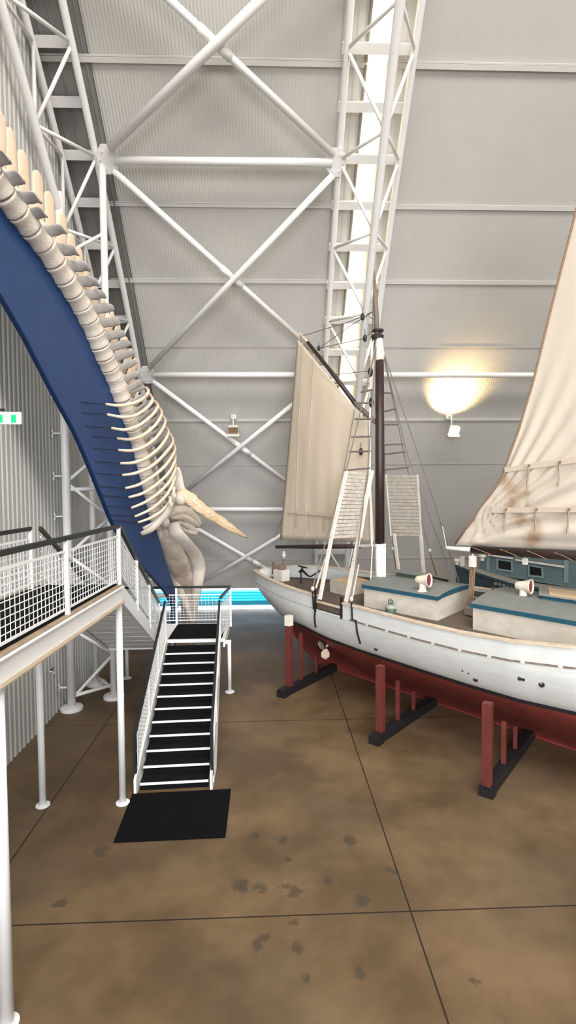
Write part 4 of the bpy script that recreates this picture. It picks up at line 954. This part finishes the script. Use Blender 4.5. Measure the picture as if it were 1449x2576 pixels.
# --- main boom and main sail, the taller mast is out of view to the right
B0, B1, B2 = bt(1120, 1378), bt(1188, 1383), BP(8.45, 0, 3.97)
obj('boom', MB().tube([B1, B1.lerp(B2, .5), B2], [.085, .10, .10], 14), 'mast', t, True, 'thick dark boom at the foot of the large sail')
obj('boom_end', MB().tube([B0, B0.lerp(B1, .1), B1.lerp(B0, .0)], [.03, .045, .055], 12), 'whitewood', t, True, 'white painted end of the large boom')
obj('mast', MB().tube([BP(8.7, 0, DKZ), BP(8.7, 0, 9), BP(8.7, 0, 12.5)], [.17, .16, .12], 16), 'mast', t, True)
def sail_material():
    m = mat('stained_canvas', (.60, .53, .44), .8, noise=.07, nscale=1.6, stretch=(1.5, 1.5, .3), bump=.1, bscale=300); nt = m.node_tree; N = nt.nodes; L = nt.links; b = N['Principled BSDF']
    src = b.inputs['Base Color'].links[0].from_socket; g = N.new('ShaderNodeNewGeometry'); nz = N.new('ShaderNodeTexNoise'); nz.inputs['Scale'].default_value = 2.2; L.new(g.outputs['Position'], nz.inputs['Vector'])
    def mth(op, a, c):
        x = N.new('ShaderNodeMath'); x.operation = op
        for s_, v in ((x.inputs[0], a), (x.inputs[1], c)):
            if isinstance(v, (int, float)): s_.default_value = v
            else: L.new(v, s_)
        return x.outputs[0]
    tot = None
    for px, py, rad in ((1278, 1228, .22), (1284, 1262, .20), (1268, 1218, .16), (1300, 1315, .2), (1340, 1318, .17), (1316, 1310, .14), (1340, 1355, .2), (1326, 1368, .2), (1372, 1385, .14), (1310, 1255, .12), (1325, 1270, .09)):
        d = N.new('ShaderNodeVectorMath'); d.operation = 'DISTANCE'; L.new(g.outputs['Position'], d.inputs[0]); d.inputs[1].default_value = bt(px, py, -.1)
        k = mth('SUBTRACT', 1.0, mth('DIVIDE', mth('ADD', mth('MULTIPLY', d.outputs['Value'], .72), mth('MULTIPLY', mth('SUBTRACT', nz.outputs['Fac'], .5), .55)), rad)); k = mth('MINIMUM', mth('MAXIMUM', k, 0.0), 1.0)
        tot = k if tot is None else mth('MAXIMUM', tot, k)
    x = N.new('ShaderNodeMix'); x.data_type = 'RGBA'; L.new(mth('MULTIPLY', tot, .9), x.inputs[0]); L.new(src, x.inputs[6]); x.inputs[7].default_value = (.33, .20, .11, 1); L.new(x.outputs[2], b.inputs['Base Color'])
    return m
MT['canvas2'] = sail_material()
clew = bt(1142, 1371)
def mdisp(u, v):
    a = math.atan2(v*7.0, u*5+.02); r_ = math.hypot(u, v*1.3)
    wr = .075*math.sin(a*30+2*r_)*math.exp(-(v*3.4)**2)*min(1, r_*7)
    return -.10*math.sin(math.pi*min(1, u))*math.sin(math.pi*min(1, v*.9+.02))+wr
s2 = sail('main_sail', [(0, clew), (.045, bt(1180, 1318)), (.11, bt(1222, 1257)), (.17, bt(1261, 1198)), (.30, bt(1305, 1080)), (.42, bt(1341, 960)), (.62, bt(1390, 760)), (.80, bt(1449, 530)), (1, bt(1500, 300))],
    [(0, BP(8.5, 0, 4.1)), (.17, BP(8.5, 0, 5.2)), (.42, BP(8.5, 0, 7.2)), (.8, BP(8.5, 0, 9.6)), (1, BP(7.6, 0, 11.2))], 70, 90, 'canvas2', mdisp, 'large cream stained sail at the right edge')
pts = [bt(x, y, -.03) for x, y in ((1144, 1370), (1180, 1319), (1222, 1258), (1261, 1199), (1305, 1081), (1341, 961), (1390, 761), (1449, 531), (1500, 301))]
obj('bolt_rope', MB().tube(pts, .022, 7), 'rope_tan', s2, True)
for (xa, ya3, xb, yb3) in ((1269, 1182, 1500, 1150), (1236, 1284, 1500, 1281)):
    obj('reef_band', MB().bar(bt(xa, ya3, -.07), bt(xb, yb3, -.15), .004, .11), 'band', s2)
for x, ya4, yb4 in ((1328, 1171, 1226), (1406, 1162, 1223), (1270, 1281, 1338), (1347, 1281, 1338), (1429, 1281, 1341)):
    obj('reef_point', MB().tube([bt(x+2, ya4, -.17), bt(x, (ya4+yb4)/2, -.16), bt(x-2, yb4, -.17)], .018, 6), 'stain', s2)
    obj('eyelet', MB().lathe(bt(x+2, ya4, -.20), [(0, .026), (.03, .026)], BT, 10), 'rope_tan', s2)
rope('foot_rope', [clew, bt(1162, 1380), bt(1190, 1377), bt(1240, 1380)], .012, s2)
for i in range(5):
    x = 1190+i*68; obj('lacing', MB().tube([bt(x, 1378+i*4, -.10), bt(x+22, 1386+i*4, -.13), bt(x+42, 1394+i*4.6, -.12), bt(x+50, 1399+i*4.6, -.02)], .010, 5), 'rope_tan', s2)
# mainsheet tackle
b_ = bt(1189, 1412); ml = obj('sheet_block', MB().obox(b_, BD, BT, UP, .075, .05, .13).tube([b_+UP*.12, b_+UP*.26], .02, 6), 'whitewood', t, False, bevel=.02)
for k in range(4):
    o_ = -.055+.037*k; rope('mainsheet', [b_+BD*o_-UP*.12, BP(toB(b_)[0]-.05+o_*.9, 0, 2.5)], .018, m_='rope_tan')
obj('sheet_block', MB().obox(BP(toB(b_)[0]-.05, 0, 2.42), BD, BT, UP, .12, .07, .10), 'spar', t, False, bevel=.02)
b_ = bt(1321, 1412, .1); obj('sheet_block', MB().obox(b_, BD, BT, UP, .05, .04, .07).tube([b_+UP*.06, b_+UP*.22], .015, 6), 'whitewood', t, False, bevel=.015)
# --- gas cylinder standing on the deck
p = plane(983, 1549, (0, 0, 1), DKZ+.01); g_ = thing('gas_cylinder', 'small grey and green gas cylinder standing on the boat deck beside the cream deckhouse', 'gas cylinder', p)
obj('body', MB().lathe(p, [(0, .11), (.02, .13), (.17, .13)], n=18), 'green', g_, True)
obj('shoulder', MB().lathe(p+UP*.17, [(0, .13), (.05, .12), (.09, .07), (.10, .03)], n=18), 'grey', g_, True)
obj('collar', MB().tube([p+UP*.26+BD*.07, p+UP*.36+BD*.06, p+UP*.38, p+UP*.36-BD*.06, p+UP*.26-BD*.07], .014, 6).lathe(p+UP*.26, [(0, .03), (.07, .02)], n=8), 'green', g_)
# ================================================================ CRADLES UNDER THE HULL
for lab, O_, I_, posts in (
    ('boat cradle under the stern, its front red post with a white top', (712, 1752), (830, 1692), [(727, 1740, 1552), (757, 1718, 1592), (795, 1700, 1645)]),
    ('middle boat cradle of a black beam with red posts under the white hull', (947, 1870), (1060, 1793), [(957, 1862, 1674), (1001, 1829, 1712), (1041, 1803, 1737)]),
    ('rightmost boat cradle of a black beam with red posts nearest the viewer', (1227, 2000), (1310, 1888), [(1228, 1990, 1767), (1270, 1938, 1815), (1299, 1897, 1826)])):
    a, b = atz(*O_, 0), atz(*I_, 0); d = (b-a); d.z = 0; L_ = d.length; d.normalize()
    c_ = thing('boat_cradle', lab, 'boat cradle', a, 'red post cradles under the sailing boat')
    e = a+d*(L_+2.4); sd = d.cross(UP)
    obj('beam', MB().bar(a-d*.1+UP*.10, e+UP*.10, .20, .20), 'black', c_, bevel=.01)
    obj('beam_end', MB().bar(a-d*.11+UP*.08, a+d*.10+UP*.08, .24, .16), 'black', c_)
    for k, (x, yb_, yt) in enumerate(posts):
        p = plane(x, 1600, sd, sd.dot(a)); p = V((p.x, p.y, 0))
        lo, hi = 0, 3
        for _ in range(40):
            m_ = (lo+hi)/2
            if proj(p+UP*m_)[1] > yt: lo = m_
            else: hi = m_
        w = (.15, .08, .07)[k]
        po = obj('post', MB().obox(p+UP*(.2+(lo-.2)/2), d, sd, UP, w/2, w/2, (lo-.2)/2), 'post_red', c_, bevel=.006)
        if k == 0 and x < 800: obj('post_cap', MB().obox(p+UP*(lo-.09), d, sd, UP, w/2+.006, w/2+.006, .13), 'cream', po, False, 'white top of the red post')
# ================================================================ MOTOR BOAT BEHIND
mo = thing('motor_boat', 'blue grey wooden cabin boat behind the sailing boat at the right edge', 'boat', BP(3.0, 6.6, 0))
NT = 5.1
c0 = toB(bt(1134, 1424, NT)); c1_ = toB(bt(1290, 1470, NT)); c2_ = toB(bt(1449, 1492, NT))
sA, zA = c0[0], c0[2]; 
msz = lambda s: lerp(s, [sA, c1_[0], c2_[0], c2_[0]+4], [zA, c1_[2], c2_[2], c2_[2]+.1])
mbm = lambda s: lerp(s, [sA, sA+.5, sA+1.5, sA+4, sA+8], [1.15, 1.3, 1.45, 1.55, 1.5])
MC = NT+1.45
def msec(s, v): 
    b = mbm(s); return (b*(1-.28*v**2), msz(s)-(msz(s)-.45)*v)
mb = MB(); SS = frange(sA, sA+8, 30)
for sg in (-1, 1): mb.grid([[BP(s, MC+sg*msec(s, v/8)[0], msec(s, v/8)[1]) for v in range(9)] for s in SS])
mb.grid([[BP(sA, MC+sg*msec(sA, v/8)[0], msec(sA, v/8)[1]) for v in range(9)] for sg in (-1, 1)])
obj('hull', mb, 'motor', mo, False)
r = [[BP(s, MC-mbm(s), msz(s)-.02), BP(s, MC-mbm(s), msz(s)+.02), BP(s, MC+mbm(s), msz(s)+.02), BP(s, MC+mbm(s), msz(s)-.02)] for s in SS]
obj('deck', MB().sweep(None, r), 'deck_grey', mo)
for sg in (-1, 1):
    obj('rubbing_strip', MB().sweep(None, [[BP(s, MC+sg*(mbm(s)+.0), msz(s)-.05), BP(s, MC+sg*(mbm(s)+.05), msz(s)-.05), BP(s, MC+sg*(mbm(s)+.05), msz(s)+.03), BP(s, MC+sg*(mbm(s)), msz(s)+.03)] for s in SS]), 'motor', mo)
for x, y in ((1245, 0), (1300, 0)): pass
for s in (sA+1.2, sA+3.2, sA+5.2): obj('keel_block', MB().obox(BP(s, MC, .225), BD, BT, UP, .25, .6, .225), 'black', mo)
CT = NT+.62                                   # near face of the cabin
def cab(px, py, dt=0): return bt(px, py, CT+dt)
sC = toB(cab(1208, 1420))[0]; zd_ = msz(sC)+.02
obj('cabin', MB().hexa([BP(sC, CT, zd_-.1), BP(sA+7.5, CT, zd_-.4), BP(sA+7.5, CT+1.7, zd_-.4), BP(sC, CT+1.7, zd_-.1), BP(sC, CT, 3.95), BP(sA+7.5, CT, 4.0), BP(sA+7.5, CT+1.7, 4.0), BP(sC, CT+1.7, 3.95)]), 'cabin', mo)
obj('cabin_roof', MB().hexa([BP(sC-.1, CT-.1, 3.95), BP(sA+7.6, CT-.1, 4.0), BP(sA+7.6, CT+1.8, 4.0), BP(sC-.1, CT+1.8, 3.95), BP(sC-.1, CT-.1, 4.02), BP(sA+7.6, CT-.1, 4.07), BP(sA+7.6, CT+1.8, 4.07), BP(sC-.1, CT+1.8, 4.02)]), 'cabin_trim', mo)
def quad(name, pts, d0, d1, m_, par): 
    a = [cab(x, y, -d0) for x, y in pts]; b = [cab(x, y, -d1) for x, y in pts]
    return obj(name, MB().add(a+b, [(0, 1, 2, 3), (7, 6, 5, 4), (0, 4, 5, 1), (1, 5, 6, 2), (2, 6, 7, 3), (3, 7, 4, 0)]), m_, par)
for q4 in ([(1248, 1405), (1290, 1411), (1291, 1441), (1249, 1434)], [(1327, 1420), (1366, 1427), (1368, 1455), (1328, 1450)]):
    f_ = quad('window_frame', q4, 0, .04, 'cabin_trim', mo)
    cx, cy = sum(p[0] for p in q4)/4, sum(p[1] for p in q4)/4
    quad('window_pane', [(cx+(x-cx)*.74, cy+(y-cy)*.70-1) for x, y in q4], .035, .048, 'glass', f_)
for x0_, x1_, y0_, y1_ in ((1224, 1231, 1395, 1436), (1418, 1430, 1405, 1466)):
    quad('cabin_post', [(x0_, y0_), (x1_, y0_+1), (x1_, y1_+1), (x0_, y1_)], 0, .03, 'cabin_trim', mo)
for a, b in (((1229, 1396), (1290, 1405)), ((1296, 1408), (1419, 1426))):
    obj('grab_rail', MB().bar(cab(*a, -.06), cab(*b, -.06), .04, .05), 'whitewood', mo)
for x, y, k in ((1150, 1420, 0), (1163, 1428, 1), (1213, 1410, 0)):
    p = bt(x, y, NT+.35); p.z = max(p.z, msz(toB(p)[0])+.02)
    if k: obj('bollard', MB().obox(p+UP*.17, BD, BT, UP, .06, .06, .17), 'whitewood', mo, bevel=.01)
    else: obj('bollard', MB().lathe(p, [(0, .07), (.1, .06), (.12, .12), (.2, .12)], n=14), 'whitewood', mo)
# faded registration marks on the bow
for i, (x, w) in enumerate(((1242, 9), (1254, 6), (1264, 8), (1275, 5), (1284, 6))):
    y = 1464+i*2.2; a = [bt(x, y, NT-.06), bt(x+w, y+1, NT-.06), bt(x+w, y+8, NT-.04), bt(x, y+7, NT-.04)]
    obj('hull_mark', MB().prism(a, BT*.03), 'deck_grey', mo)
